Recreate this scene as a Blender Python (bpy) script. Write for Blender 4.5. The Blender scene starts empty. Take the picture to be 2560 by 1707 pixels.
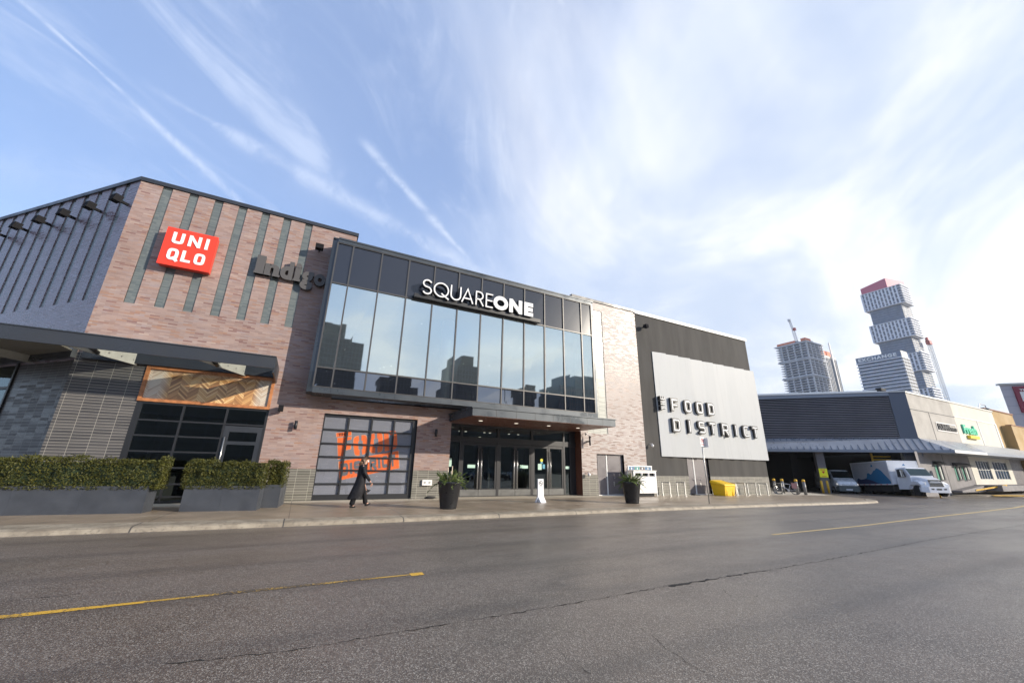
import bpy, math, random
from math import radians as rad, sin, cos, pi
from mathutils import Vector, Matrix
random.seed(7)
SC = bpy.context.scene
COL = SC.collection

# ------------------------------------------------------------------ camera
cam = bpy.data.cameras.new("camera"); camo = bpy.data.objects.new("camera", cam); COL.objects.link(camo)
YAW, PIT, ROL = rad(27.31547), rad(17.81027), rad(1.10026)
F = Vector((sin(YAW)*cos(PIT), cos(YAW)*cos(PIT), sin(PIT)))
R0 = Vector((cos(YAW), -sin(YAW), 0)); U0 = R0.cross(F)
RR = R0*cos(ROL)+U0*sin(ROL); UU = -R0*sin(ROL)+U0*cos(ROL)
m = Matrix((RR, UU, -F)).transposed().to_4x4(); m.translation = Vector((0, 0, 1.6))
camo.matrix_world = m
cam.sensor_width = 36; cam.lens = 972.655*36/2560; cam.clip_start = .1; cam.clip_end = 6000
SC.camera = camo

# ------------------------------------------------------------------ light
SUN_EL = rad(19); SUN_AZ = rad(133.2)          # azimuth from +Y towards +X
sd = Vector((sin(SUN_AZ)*cos(SUN_EL), cos(SUN_AZ)*cos(SUN_EL), sin(SUN_EL)))
sl = bpy.data.lights.new("sun", 'SUN'); sl.energy = 4.6; sl.angle = rad(.6); sl.color = (1, .90, .76)
so = bpy.data.objects.new("sun", sl); COL.objects.link(so)
so.rotation_euler = (-sd).to_track_quat('-Z', 'Y').to_euler()
SC.view_settings.view_transform = 'Standard'; SC.view_settings.look = 'None'
SC.view_settings.exposure = .42; SC.view_settings.gamma = 1

# ------------------------------------------------------------------ node helper
class N:
    def __init__(s, nt): s.nt = nt
    def n(s, t, **k):
        x = s.nt.nodes.new(t)
        for a, b in k.items():
            if a.startswith('i_'):
                key = a[2:]; x.inputs[int(key) if key.isdigit() else key.replace('_', ' ')].default_value = b
            else: setattr(x, a, b)
        return x
    def l(s, a, b): s.nt.links.new(a, b)
    def put(s, sock, v):
        if hasattr(v, 'is_output') or isinstance(v, bpy.types.NodeSocket): s.l(v, sock)
        elif v is not None: sock.default_value = v
    def m(s, op, a, b=None, c=None, clamp=False):
        x = s.n('ShaderNodeMath', operation=op, use_clamp=clamp)
        s.put(x.inputs[0], a)
        if b is not None: s.put(x.inputs[1], b)
        if c is not None: s.put(x.inputs[2], c)
        return x.outputs[0]
    def dot(s, a, v):
        x = s.n('ShaderNodeVectorMath', operation='DOT_PRODUCT'); s.put(x.inputs[0], a); s.put(x.inputs[1], v); return x.outputs['Value']
    def comb(s, x, y, z):
        c = s.n('ShaderNodeCombineXYZ'); s.put(c.inputs[0], x); s.put(c.inputs[1], y); s.put(c.inputs[2], z); return c.outputs[0]
    def noise(s, vec, scale, detail=3, rough=.5, dist=0):
        x = s.n('ShaderNodeTexNoise'); s.put(x.inputs['Vector'], vec)
        x.inputs['Scale'].default_value = scale; x.inputs['Detail'].default_value = detail
        x.inputs['Roughness'].default_value = rough; x.inputs['Distortion'].default_value = dist
        return x.outputs['Fac']
    def rng(s, v, a, b, c=0., d=1., smooth=True):
        x = s.n('ShaderNodeMapRange'); x.interpolation_type = 'SMOOTHSTEP' if smooth else 'LINEAR'
        s.put(x.inputs[0], v)
        for i, q in enumerate((a, b, c, d)): s.put(x.inputs[i+1], q)
        return x.outputs[0]
    def mix(s, f, a, b, mode='MIX'):
        x = s.n('ShaderNodeMix', data_type='RGBA', blend_type=mode)
        s.put(x.inputs[0], f)
        for i, q in ((6, a), (7, b)):
            if isinstance(q, tuple): x.inputs[i].default_value = (*q[:3], 1)
            else: s.put(x.inputs[i], q)
        return x.outputs[2]
    def ramp(s, v, stops, interp='LINEAR'):
        x = s.n('ShaderNodeValToRGB'); s.put(x.inputs[0], v); r = x.color_ramp; r.interpolation = interp
        while len(r.elements) < len(stops): r.elements.new(.5)
        for e, (p, c) in zip(r.elements, stops):
            e.position = p; e.color = (*c, 1) if len(c) == 3 else c
        return x.outputs[0]

# ------------------------------------------------------------------ world
W = bpy.data.worlds.new("World"); SC.world = W; W.use_nodes = True
nt = W.node_tree; nt.nodes.clear(); w = N(nt)
sky = w.n('ShaderNodeTexSky'); sky.sky_type = 'NISHITA'; sky.sun_disc = False
sky.sun_elevation = SUN_EL; sky.sun_rotation = SUN_AZ; sky.air_density = 1.0; sky.dust_density = .6; sky.ozone_density = 2.5
tc = w.n('ShaderNodeTexCoord').outputs['Generated']
sep = w.n('ShaderNodeSeparateXYZ'); w.l(tc, sep.inputs[0]); dx, dy, dz = sep.outputs
zc = w.m('ADD', w.m('MAXIMUM', dz, 0.0), .30)
px = w.m('DIVIDE', dx, zc); py = w.m('DIVIDE', dy, zc)
a = rad(41)
al = w.m('ADD', w.m('MULTIPLY', px, sin(a)), w.m('MULTIPLY', py, cos(a)))
ac = w.m('SUBTRACT', w.m('MULTIPLY', px, cos(a)), w.m('MULTIPLY', py, sin(a)))
def layer(fx, fy, seed, sc, det, rough, dist):
    return w.noise(w.comb(w.m('MULTIPLY', ac, fx), w.m('MULTIPLY', al, fy), seed), sc, det, rough, dist)
n1 = layer(1.2, .75, 3.1, 1.25, 7, .56, 1.1)        # broad veils
n2 = layer(1.0, .8, 8.4, .7, 3, .5, .4)             # where the veils are
n3 = layer(2.4, .9, 5.2, 1.9, 8, .62, 1.6)          # torn wisps
nf = layer(1.6, 1.3, .6, 3.4, 8, .65, 1.0)
toward = w.dot(tc, (sin(rad(100)), cos(rad(100)), .18))      # 1 towards the sun's side, where the high cloud thickens
toward2 = w.rng(toward, -.25, .86, 0, 1)
veil = w.rng(w.m('ADD', w.m('ADD', w.m('MULTIPLY', n1, .6), w.m('MULTIPLY', n2, .45)), w.m('MULTIPLY', toward2, .38)), .52, .99, .10, .94)
wisp = w.m('MULTIPLY', w.rng(w.m('ADD', n3, w.m('MULTIPLY', w.m('SUBTRACT', n2, .5), .5)), .52, .74, 0, .46), w.rng(nf, .30, .62, .35, 1))
cmask = w.m('SUBTRACT', 1.0, w.m('MULTIPLY', w.m('SUBTRACT', 1.0, veil), w.m('SUBTRACT', 1.0, wisp)))
horiz = w.m('MULTIPLY', w.rng(dz, .0, .50, .72, 0.), w.rng(nf, .25, .72, .75, 1.))
cmask = w.m('SUBTRACT', 1.0, w.m('MULTIPLY', w.m('SUBTRACT', 1.0, cmask), w.m('SUBTRACT', 1.0, horiz)))
# contrails
def trail(d1, d2, wid, a0, a1, strength, vary):
    d1 = Vector(d1).normalized(); d2 = Vector(d2).normalized()
    nn = d1.cross(d2).normalized(); t = (d2-d1).normalized()
    wob = w.m('MULTIPLY', w.m('SUBTRACT', w.noise(tc, 7, 3, .6), .5), wid*1.3)
    dd = w.m('ADD', w.dot(tc, tuple(nn)), wob)
    wv = w.m('MULTIPLY', w.rng(w.noise(tc, 4.4+vary, 3, .5), .3, .7, .35, 1.7), wid)
    q = w.m('DIVIDE', dd, wv)
    g = w.m('POWER', 2.718, w.m('MULTIPLY', w.m('MULTIPLY', q, q), -1))
    s = w.dot(tc, tuple(t)); s1 = d1.dot(t); s2 = d2.dot(t)
    g = w.m('MULTIPLY', g, w.rng(s, s1-a0, s1+a0)); g = w.m('MULTIPLY', g, w.rng(s, s2-a1, s2+a1, 1, 0))
    return w.m('MULTIPLY', w.m('MULTIPLY', g, strength), w.rng(w.noise(tc, 13, 6, .7, .8), .36, .60, .25, 1))
tr = trail((-.45, .65, .61), (-.17, .855, .49), .0045, .04, .05, .60, 0)
for args in (((-.30, .74, .60), (.34, .82, .46), .011, .07, .05, .50, 1), ((.02, .75, .66), (.30, .82, .49), .0065, .03, .06, .6, 2),
             ((-.52, .75, .40), (-.20, .85, .47), .03, .1, .1, .16, .5), ((.20, .66, .72), (.36, .79, .49), .02, .06, .08, .22, 1.5)):
    tr = w.m('MAXIMUM', tr, trail(*args))
cmask = w.m('ADD', cmask, w.m('MULTIPLY', tr, w.m('SUBTRACT', 1.0, cmask)), clamp=True)
skyc = w.mix(1.0, sky.outputs[0], (.078, .090, .098), 'MULTIPLY')
skyc = w.mix(1.0, skyc, (.150, .205, .355), 'ADD')
shade = layer(1.1, .8, 20., 1.5, 5, .55, .6)
wht = w.mix(w.rng(shade, .32, .66), (.52, .60, .74), (.80, .83, .88))
wht = w.mix(toward2, (.62, .70, .87), wht)
wht = w.mix(w.m('MULTIPLY', toward2, w.rng(shade, .46, .62)), wht, (.86, .87, .89))
col = w.mix(cmask, skyc, wht)
ground = w.rng(dz, -.02, 0.01)
col = w.mix(ground, (.18, .18, .19), col)
bg = w.n('ShaderNodeBackground'); w.l(col, bg.inputs[0]); bg.inputs[1].default_value = 1.0
wo = w.n('ShaderNodeOutputWorld'); w.l(bg.outputs[0], wo.inputs[0])

# ------------------------------------------------------------------ materials
M = {}
def newmat(name):
    mt = bpy.data.materials.new(name); mt.use_nodes = True; t = mt.node_tree
    b = t.nodes['Principled BSDF']; M[name] = mt
    return mt, N(t), b
def pm(name, c, rough=.5, metal=0., spec=.5, var=0., vscale=3., bump=0., bscale=30., emit=None, es=1., coat=0.):
    mt, g, b = newmat(name)
    b.inputs['Base Color'].default_value = (*c, 1); b.inputs['Roughness'].default_value = rough
    b.inputs['Metallic'].default_value = metal; b.inputs['Specular IOR Level'].default_value = spec
    b.inputs['Coat Weight'].default_value = coat
    if var or bump:
        P = g.n('ShaderNodeNewGeometry').outputs['Position']
    if var:
        f = g.noise(P, vscale, 5, .6)
        g.l(g.mix(g.rng(f, .3, .7), tuple(x*(1-var) for x in c), tuple(min(1, x*(1+var)) for x in c)), b.inputs['Base Color'])
        g.l(g.rng(g.noise(P, vscale*2.3, 4, .6), .3, .7, max(.02, rough-.12), min(1, rough+.12)), b.inputs['Roughness'])
    if bump:
        bp = g.n('ShaderNodeBump'); bp.inputs['Strength'].default_value = bump; bp.inputs['Distance'].default_value = .01
        g.l(g.noise(P, bscale, 4, .6), bp.inputs['Height']); g.l(bp.outputs[0], b.inputs['Normal'])
    if emit:
        b.inputs['Emission Color'].default_value = (*emit, 1); b.inputs['Emission Strength'].default_value = es
    return mt
def glassmat(name, refl, tint, thru, rough=.02, wav=.0):
    """a pane: mirror of the surroundings over a tinted see-through sheet"""
    mt, g, b = newmat(name); nt = g.nt; nt.nodes.remove(b); out = nt.nodes['Material Output']
    gl = g.n('ShaderNodeBsdfGlossy'); gl.inputs['Color'].default_value = (*tint, 1); gl.inputs['Roughness'].default_value = rough
    tr = g.n('ShaderNodeBsdfTransparent'); tr.inputs['Color'].default_value = (*thru, 1)
    ge = g.n('ShaderNodeNewGeometry'); dt = g.n('ShaderNodeVectorMath', operation='DOT_PRODUCT')
    g.l(ge.outputs['Normal'], dt.inputs[0]); g.l(ge.outputs['Incoming'], dt.inputs[1])
    sch = g.m('ADD', g.m('MULTIPLY', g.m('POWER', g.m('SUBTRACT', 1.0, g.m('ABSOLUTE', dt.outputs['Value'])), 5.0), .94), .05)
    fac = g.m('ADD', g.m('MULTIPLY', sch, 1-refl), refl, clamp=True)
    if wav:
        P = g.n('ShaderNodeNewGeometry').outputs['Position']
        bp = g.n('ShaderNodeBump'); bp.inputs['Strength'].default_value = wav; bp.inputs['Distance'].default_value = .02
        g.l(g.noise(P, .9, 2, .5), bp.inputs['Height']); g.l(bp.outputs[0], gl.inputs['Normal'])
    ms = g.n('ShaderNodeMixShader'); g.l(fac, ms.inputs[0]); g.l(tr.outputs[0], ms.inputs[1]); g.l(gl.outputs[0], ms.inputs[2])
    g.l(ms.outputs[0], out.inputs[0]); return mt
def walluv(g, ud):
    P = g.n('ShaderNodeNewGeometry').outputs['Position']
    u = g.dot(P, (ud[0], ud[1], 0)); z = g.dot(P, (0, 0, 1))
    return P, u, z
def brickmat(name, ud, stops, mortar, bw, bh, ms, rough=.62, off=.5, tint=None, bump=.35, spec=.4, pale=None):
    mt, g, b = newmat(name); P, u, z = walluv(g, ud)
    v = g.comb(u, z, 0)
    t = g.n('ShaderNodeTexBrick', offset=off, offset_frequency=2, squash=1)
    g.l(v, t.inputs['Vector']); t.inputs['Color1'].default_value = (0, 0, 0, 1); t.inputs['Color2'].default_value = (1, 1, 1, 1)
    t.inputs['Mortar'].default_value = (.5, .5, .5, 1); t.inputs['Scale'].default_value = 1
    t.inputs['Mortar Size'].default_value = ms; t.inputs['Mortar Smooth'].default_value = .2
    t.inputs['Brick Width'].default_value = bw; t.inputs['Row Height'].default_value = bh
    c = g.ramp(t.outputs['Color'], stops)
    # clusters of warmer and darker courses
    cl = g.noise(g.comb(g.m('MULTIPLY', u, 1.8), g.m('MULTIPLY', z, 8.), 2.), 1.0, 5, .65)
    if tint: c = g.mix(g.rng(cl, .50, .74, 0, .45), c, tint)
    if tint: c = g.mix(g.rng(g.noise(g.comb(g.m('MULTIPLY', u, .5), g.m('MULTIPLY', z, .12), 7.), 1.3, 4, .6), .55, .75, 0, .35), c, tuple(q*.62 for q in tint))
    c = g.mix(1.0, c, g.ramp(g.noise(P, .45, 3, .5), [(.25, (.70, .695, .68)), (.75, (.88, .87, .86))]), 'MULTIPLY')
    c = g.mix(t.outputs['Fac'], c, mortar)
    g.l(c, b.inputs['Base Color']); b.inputs['Specular IOR Level'].default_value = spec
    g.l(g.rng(t.outputs['Color'], 0, 1, rough-.12, rough+.1), b.inputs['Roughness'])
    bp = g.n('ShaderNodeBump'); bp.inputs['Strength'].default_value = bump; bp.inputs['Distance'].default_value = .008
    hh = g.m('ADD', g.m('MULTIPLY', t.outputs['Fac'], -1), g.m('MULTIPLY', g.noise(P, 25, 3, .6), .5))
    g.l(hh, bp.inputs['Height']); g.l(bp.outputs[0], b.inputs['Normal'])
    return mt
S2 = .70710678
BR = [(0, (.25, .14, .13)), (.05, (.28, .165, .15)), (.09, (.40, .235, .165)), (.15, (.385, .25, .205)), (.20, (.33, .235, .215)), (.5, (.385, .28, .255)), (.8, (.44, .325, .29)), (.93, (.37, .30, .305)), (1, (.50, .385, .335))]
brickmat('brick_front', (1, 0), BR, (.30, .23, .205), .30, .06, .004, tint=(.42, .235, .16))
BD = [(0, (.12, .06, .07)), (.10, (.20, .10, .10)), (.22, (.26, .17, .19)), (.5, (.32, .25, .29)), (.8, (.38, .32, .38)), (1, (.46, .42, .50))]  # same brick, with the blue of skylit shade mixed into its colours
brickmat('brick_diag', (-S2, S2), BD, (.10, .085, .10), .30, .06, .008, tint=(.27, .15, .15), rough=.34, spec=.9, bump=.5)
BP = [(0, (.24, .17, .15)), (.10, (.39, .28, .24)), (.25, (.46, .38, .36)), (.6, (.54, .47, .445)), (1, (.62, .58, .56))]
brickmat('brick_pale', (1, 0), BP, (.34, .30, .27), .30, .06, .006, tint=(.52, .36, .30), rough=.45)
ST = [(0, (.13, .155, .16)), (.5, (.165, .195, .20)), (1, (.20, .225, .225))]
brickmat('stripe_tile', (1, 0), ST, (.13, .15, .15), .32, .05, .003, off=0, rough=.4, bump=.15)
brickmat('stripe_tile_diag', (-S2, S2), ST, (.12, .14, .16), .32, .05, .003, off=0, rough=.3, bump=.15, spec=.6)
TL = [(0, (.075, .073, .078)), (.5, (.10, .097, .102)), (1, (.125, .12, .122))]
brickmat('wall_tile', (1, 0), TL, (.36, .34, .30), .5, .1, .006, off=0, rough=.45, bump=.2)
brickmat('wall_tile_diag', (-S2, S2), [(0, (.04, .038, .042)), (1, (.07, .068, .072))], (.20, .19, .18), .5, .1, .006, off=0, rough=.4, bump=.2)  # same tile, darkened in colour for the shade under the corner canopy
TG = [(0, (.145, .14, .12)), (.5, (.18, .172, .15)), (1, (.215, .205, .178))]
brickmat('base_tile', (1, 0), TG, (.42, .40, .33), .5, .1, .006, off=0, rough=.45, bump=.2)
TW = [(0, (.50, .52, .47)), (1, (.60, .61, .55))]
brickmat('white_tile', (1, 0), TW, (.24, .23, .21), .5, .1, .008, off=0, rough=.35, bump=.2)
pm('charcoal_metal', (.030, .034, .042), .38, .0, .5, var=.04, vscale=.5)
pm('frame_metal', (.062, .073, .085), .36, .3, .5, var=.03, vscale=.4)
pm('mullion_metal', (.085, .082, .08), .38, .3)
pm('lamp_black', (.016, .016, .018), .85, spec=.08)
pm('door_black', (.020, .020, .023), .42)
pm('black_metal', (.018, .019, .022), .42)
pm('spandrel', (.022, .026, .038), .16, 0, .7)
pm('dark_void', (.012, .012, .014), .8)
pm('interior_wall', (.06, .055, .05), .8)
pm('white_paint', (.80, .79, .77), .45, var=.04)
pm('white_gloss', (.82, .82, .82), .25)
pm('arm_metal', (.46, .45, .41), .45, .0, var=.08)
pm('steel', (.55, .55, .55), .28, .9)
pm('galvanised', (.48, .48, .46), .45, .6, var=.15, vscale=9)
pm('coping_white', (.75, .75, .73), .5)
pm('red_box', (.80, .045, .018), .35, emit=(.9, .05, .02), es=.12)
pm('red_side', (.66, .05, .025), .35)
pm('letter_grey', (.085, .080, .078), .5)
pm('orange_vinyl', (.95, .17, .028), .5, var=.12, vscale=1.6)
pm('grey_vinyl', (.16, .16, .17), .5)
pm('cream_line', (.75, .50, .30), .5)
pm('soffit_brown', (.16, .065, .040), .4, var=.15)
pm('wood_frame', (.42, .17, .065), .4, var=.25, vscale=6)
pm('lamp_glow', (.9, .9, .85), .5, emit=(1, .9, .72), es=1.1)
pm('door_grey', (.155, .14, .145), .42, var=.08, vscale=1.2)
pm('yellow_plastic', (.85, .52, .005), .38, var=.05, vscale=2, coat=.2)
pm('yellow_paint', (.72, .42, .02), .5, var=.12, vscale=7)
pm('pot_black', (.018, .019, .022), .38, var=.25, vscale=4)
pm('planter_grey', (.052, .058, .070), .48, var=.16, vscale=1.6)
pm('soil', (.05, .035, .025), .9)
pm('bark_pale', (.68, .56, .42), .6)
pm('louvre', (.24, .228, .24), .42, .2, var=.10, vscale=.4)
pm('bollard_grey', (.20, .20, .20), .4, .3, var=.15, vscale=5)
pm('louvre_frame', (.11, .13, .17), .45, .2)
pm('fascia_blue', (.25, .28, .33), .45, .2)
pm('canopy_roof', (.27, .29, .33), .36, .3, var=.12, vscale=.5)
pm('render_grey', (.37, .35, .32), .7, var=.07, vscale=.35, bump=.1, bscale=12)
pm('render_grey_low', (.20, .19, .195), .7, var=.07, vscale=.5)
pm('render_cream', (.60, .575, .50), .7, var=.05, vscale=.35)
pm('render_mint', (.56, .61, .55), .65, var=.05, vscale=.35)
pm('render_tan', (.40, .27, .115), .75, var=.08, vscale=.25)
pm('panel_lilac', (.42, .41, .45), .5, var=.05, vscale=.15)
pm('sign_maroon', (.22, .018, .045), .4)
pm('brown_wall', (.26, .11, .06), .7)
pm('green_door', (.03, .25, .16), .45)
pm('sign_green', (.10, .62, .38), .4)
pm('sign_yellow', (.85, .60, .03), .4)
pm('safety_yellow', (.80, .80, .02), .45, emit=(.8, .8, .02), es=.08)
pm('sign_red', (.62, .02, .05), .45)
pm('rubber', (.02, .02, .021), .8)
pm('concrete_slab', (.58, .60, .64), .8, var=.1, vscale=.2)
pm('tower_white', (.75, .78, .84), .6)
pm('tower_cream', (.56, .54, .50), .6)
pm('tower_glass', (.045, .08, .15), .18, .0, .8, var=.35, vscale=.25)
pm('tower_dark', (.08, .13, .22), .3, .0, .6, var=.2, vscale=.2)
pm('crown_pink', (.50, .06, .14), .5)
pm('crane_red', (.45, .06, .05), .5)
pm('crane_white', (.60, .60, .60), .5)
pm('tarp_orange', (.70, .20, .10), .7)
pm('roof_membrane', (.22, .22, .22), .8)
# glass kinds
glassmat('glass_vision', .70, (.84, .91, .86), (.62, .70, .67), wav=.02)
glassmat('glass_low', .22, (.80, .85, .95), (.10, .12, .15), wav=.02)
glassmat('glass_shop', .07, (.75, .88, .92), (.55, .62, .62), wav=.02)
glassmat('glass_roof', .03, (.9, .95, .95), (.90, .93, .92))
glassmat('glass_garage', .06, (.9, .95, 1), (.92, .93, .95), wav=.02)
glassmat('windscreen', .08, (.6, .75, .75), (.10, .13, .13))

# stucco of the dark block: trowel streaks, soft stains
mt, g, b = newmat('stucco_dark'); P, u, z = walluv(g, (1, 0))
st = g.noise(g.comb(g.m('MULTIPLY', u, 1.6), g.m('MULTIPLY', z, .22), 0), 1.0, 5, .6)
c = g.mix(g.rng(st, .35, .7), (.042, .040, .038), (.064, .061, .057))
c = g.mix(g.rng(g.noise(P, .8, 4, .6), .45, .75, 0, .6), c, (.056, .055, .054))
g.l(c, b.inputs['Base Color']); b.inputs['Roughness'].default_value = .85
bp = g.n('ShaderNodeBump'); bp.inputs['Strength'].default_value = .25; bp.inputs['Distance'].default_value = .01
g.l(g.noise(P, 22, 4, .6), bp.inputs['Height']); g.l(bp.outputs[0], b.inputs['Normal'])
# pleated silver sheet
mt, g, b = newmat('sheet_silver'); P, u, z = walluv(g, (1, 0))
fr = g.m('FRACT', g.m('DIVIDE', g.m('SUBTRACT', u, 20.98), 1.28))
tone = g.noise(g.comb(g.m('FLOOR', g.m('DIVIDE', g.m('SUBTRACT', u, 20.98), 1.28)), 3, 1), 3.3, 1)
c = g.mix(g.rng(tone, .3, .7), (.43, .45, .46), (.49, .505, .51))
c = g.mix(g.rng(g.noise(g.comb(g.m('MULTIPLY', u, 5.0), g.m('MULTIPLY', z, .25), 3), 1.0, 5, .65), .52, .72, 0, .45), c, (.33, .34, .345))
c = g.mix(g.rng(g.noise(g.comb(u, g.m('MULTIPLY', z, .5), 0), .7, 4, .55), .35, .7, 0, .5), c, (.49, .50, .50))
g.l(c, b.inputs['Base Color']); b.inputs['Roughness'].default_value = .55; b.inputs['Specular IOR Level'].default_value = .3
# asphalt
mt, g, b = newmat('asphalt'); P = g.n('ShaderNodeNewGeometry').outputs['Position']
big = g.noise(P, .21, 6, .62, .6); mid = g.noise(P, 1.3, 5, .6)
vor = g.n('ShaderNodeTexVoronoi'); g.l(P, vor.inputs['Vector']); vor.inputs['Scale'].default_value = 105
spk = g.n('ShaderNodeSeparateColor'); g.l(vor.outputs['Color'], spk.inputs[0])
base = g.mix(g.rng(mid, .3, .7), (.082, .062, .047), (.122, .094, .073))
base = g.mix(g.rng(big, .35, .7, 0, .7), base, (.135, .104, .080))
c = g.mix(g.rng(spk.outputs[0], .60, 1.0, 0, 1.0), base, (.33, .295, .25))
c = g.mix(g.rng(spk.outputs[1], .75, 1.0, 0, .7), c, (.014, .013, .013))
# darker tyre paths along the road
yy = g.dot(P, (0, 1, 0))
trk = g.m('ABSOLUTE', g.m('SINE', g.m('MULTIPLY', g.m('ADD', yy, .4), pi/1.75)))
c = g.mix(g.m('MULTIPLY', g.rng(trk, .0, .6, .38, 0), g.rng(mid, .3, .6)), c, (.030, .026, .024))
stn = g.noise(g.comb(g.dot(P, (.35, .1, 0)), g.dot(P, (0, .9, 0)), 4), 1.1, 6, .7, .8)
c = g.mix(g.rng(stn, .60, .74, 0, .45), c, (.030, .026, .023))
c = g.mix(g.rng(stn, .26, .38, .35, 0), c, (.15, .13, .11))
g.l(c, b.inputs['Base Color'])
damp = g.noise(g.comb(g.dot(P, (.22, 0, 0)), g.dot(P, (0, .6, 0)), 0), .8, 4, .6)
g.l(g.rng(damp, .35, .68, .30, .50), b.inputs['Roughness']); b.inputs['Specular IOR Level'].default_value = .7
bp = g.n('ShaderNodeBump'); bp.inputs['Strength'].default_value = .38; bp.inputs['Distance'].default_value = .006
hh = g.m('ADD', g.m('MULTIPLY', vor.outputs['Distance'], 1.4), g.m('MULTIPLY', g.noise(P, 160, 3, .6), .5))
g.l(hh, bp.inputs['Height']); g.l(bp.outputs[0], b.inputs['Normal'])
# damp brown pavement, paler dry strip along the wall
mt, g, b = newmat('pavement'); P = g.n('ShaderNodeNewGeometry').outputs['Position']
yy = g.dot(P, (0, 1, 0)); xx = g.dot(P, (1, 0, 0))
nn = g.noise(g.comb(g.m('MULTIPLY', xx, .22), yy, 0), .9, 5, .6)
edge = g.m('ADD', yy, g.m('MULTIPLY', g.m('SUBTRACT', nn, .5), 2.6))
dry = g.rng(edge, 17.6, 18.4)
c = g.mix(g.rng(g.noise(P, 1.1, 5, .6), .3, .7), (.24, .185, .125), (.33, .255, .18))
pt = g.rng(g.noise(P, .75, 5, .62), .56, .70, 0, .75)
c = g.mix(g.m('MAXIMUM', dry, pt), c, (.52, .46, .36))
c = g.mix(g.rng(g.noise(P, 45, 2, .6), .4, .7, 0, .22), c, (.08, .07, .06))
br = g.n('ShaderNodeTexBrick', offset=0); g.l(g.comb(xx, g.m('ADD', yy, .7), 0), br.inputs[0])
br.inputs['Scale'].default_value = 1; br.inputs['Brick Width'].default_value = 3.1; br.inputs['Row Height'].default_value = 3.0; br.inputs['Mortar Size'].default_value = .012
c = g.mix(g.m('MULTIPLY', br.outputs['Fac'], .75), c, (.05, .04, .035))
g.l(c, b.inputs['Base Color'])
g.l(g.m('ADD', g.m('MULTIPLY', g.m('MAXIMUM', dry, pt), .30), g.rng(nn, .3, .7, .30, .48)), b.inputs['Roughness'])
bp = g.n('ShaderNodeBump'); bp.inputs['Strength'].default_value = .25; bp.inputs['Distance'].default_value = .005
g.l(g.noise(P, 60, 4, .6), bp.inputs['Height']); g.l(bp.outputs[0], b.inputs['Normal'])
# kerb concrete
mt, g, b = newmat('kerb_concrete'); P = g.n('ShaderNodeNewGeometry').outputs['Position']; xx = g.dot(P, (1, 0, 0)); yy = g.dot(P, (0, 1, 0))
c = g.mix(g.rng(g.noise(P, 2.4, 5, .65), .3, .7), (.20, .165, .12), (.35, .30, .225))
c = g.mix(g.rng(g.noise(P, 11, 4, .65), .52, .7, 0, .75), c, (.13, .11, .085))
jf = g.m('ABSOLUTE', g.m('SUBTRACT', g.m('FRACT', g.m('DIVIDE', g.m('ADD', xx, 3.2), 3.1)), .5))
c = g.mix(g.rng(jf, .493, .497), c, (.05, .045, .04))
g.l(c, b.inputs['Base Color']); b.inputs['Roughness'].default_value = .62
bp = g.n('ShaderNodeBump'); bp.inputs['Strength'].default_value = .5; bp.inputs['Distance'].default_value = .01
g.l(g.noise(P, 18, 5, .65), bp.inputs['Height']); g.l(bp.outputs[0], b.inputs['Normal'])
# worn road paint: paint with the stone showing through
def wornpaint(name, c0, lo, hi):
    mt, g, b = newmat(name); P = g.n('ShaderNodeNewGeometry').outputs['Position']
    k = g.m('ADD', g.m('MULTIPLY', g.noise(P, 30, 4, .7), .6), g.m('MULTIPLY', g.noise(P, 1.1, 3, .6), .55))
    g.l(g.mix(g.rng(k, lo, hi), c0, (.05, .044, .04)), b.inputs['Base Color'])
    b.inputs['Roughness'].default_value = .55; b.inputs['Specular IOR Level'].default_value = .6
    bp = g.n('ShaderNodeBump'); bp.inputs['Strength'].default_value = .5; bp.inputs['Distance'].default_value = .006
    g.l(g.noise(P, 90, 3, .6), bp.inputs['Height']); g.l(bp.outputs[0], b.inputs['Normal'])
wornpaint('road_yellow', (.62, .36, .03), .58, .66)
wornpaint('road_yellow_worn', (.50, .30, .04), .50, .60)
wornpaint('road_yellow_far', (.55, .40, .16), .62, .80)
pm('crack_black', (.012, .011, .011), .8)
# herringbone wood under glossy lacquer
mt, g, b = newmat('wood_chevron'); P, u, z = walluv(g, (1, 0))
cw = .30
fx = g.m('PINGPONG', u, cw)
zz = g.m('SUBTRACT', z, g.m('MULTIPLY', fx, .9))
row = g.m('FLOOR', g.m('DIVIDE', zz, .085)); colu = g.m('FLOOR', g.m('DIVIDE', u, cw))
wn = g.n('ShaderNodeTexWhiteNoise', noise_dimensions='2D'); g.l(g.comb(row, colu, 0), wn.inputs['Vector'])
c = g.ramp(wn.outputs[0], [(0, (.26, .12, .04)), (.35, (.46, .235, .085)), (.7, (.64, .37, .14)), (1, (.74, .50, .24))])
gap = g.m('ABSOLUTE', g.m('SUBTRACT', g.m('FRACT', g.m('DIVIDE', zz, .085)), .5))
glare = g.m('MAXIMUM', g.rng(u, -5.15, -4.75, 1, 0), g.rng(u, -2.15, -1.85)); glare = g.m('MAXIMUM', glare, g.m('MULTIPLY', g.rng(z, 4.65, 4.8), .4))
glare = g.m('MULTIPLY', glare, g.rng(g.noise(P, 2.2, 4, .6), .3, .5, .55, 1))
c = g.mix(g.m('MULTIPLY', glare, g.rng(wn.outputs[0], 0, 1, .6, .95)), c, (.60, .55, .47))       # sun glare on the lacquer, painted pale at the ends and top
c = g.mix(g.rng(gap, .44, .49), c, (.04, .02, .01))
g.l(c, b.inputs['Base Color']); b.inputs['Roughness'].default_value = .45; b.inputs['Coat Weight'].default_value = .6; b.inputs['Coat Roughness'].default_value = .12
bp = g.n('ShaderNodeBump'); bp.inputs['Strength'].default_value = .9; bp.inputs['Distance'].default_value = .02
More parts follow.
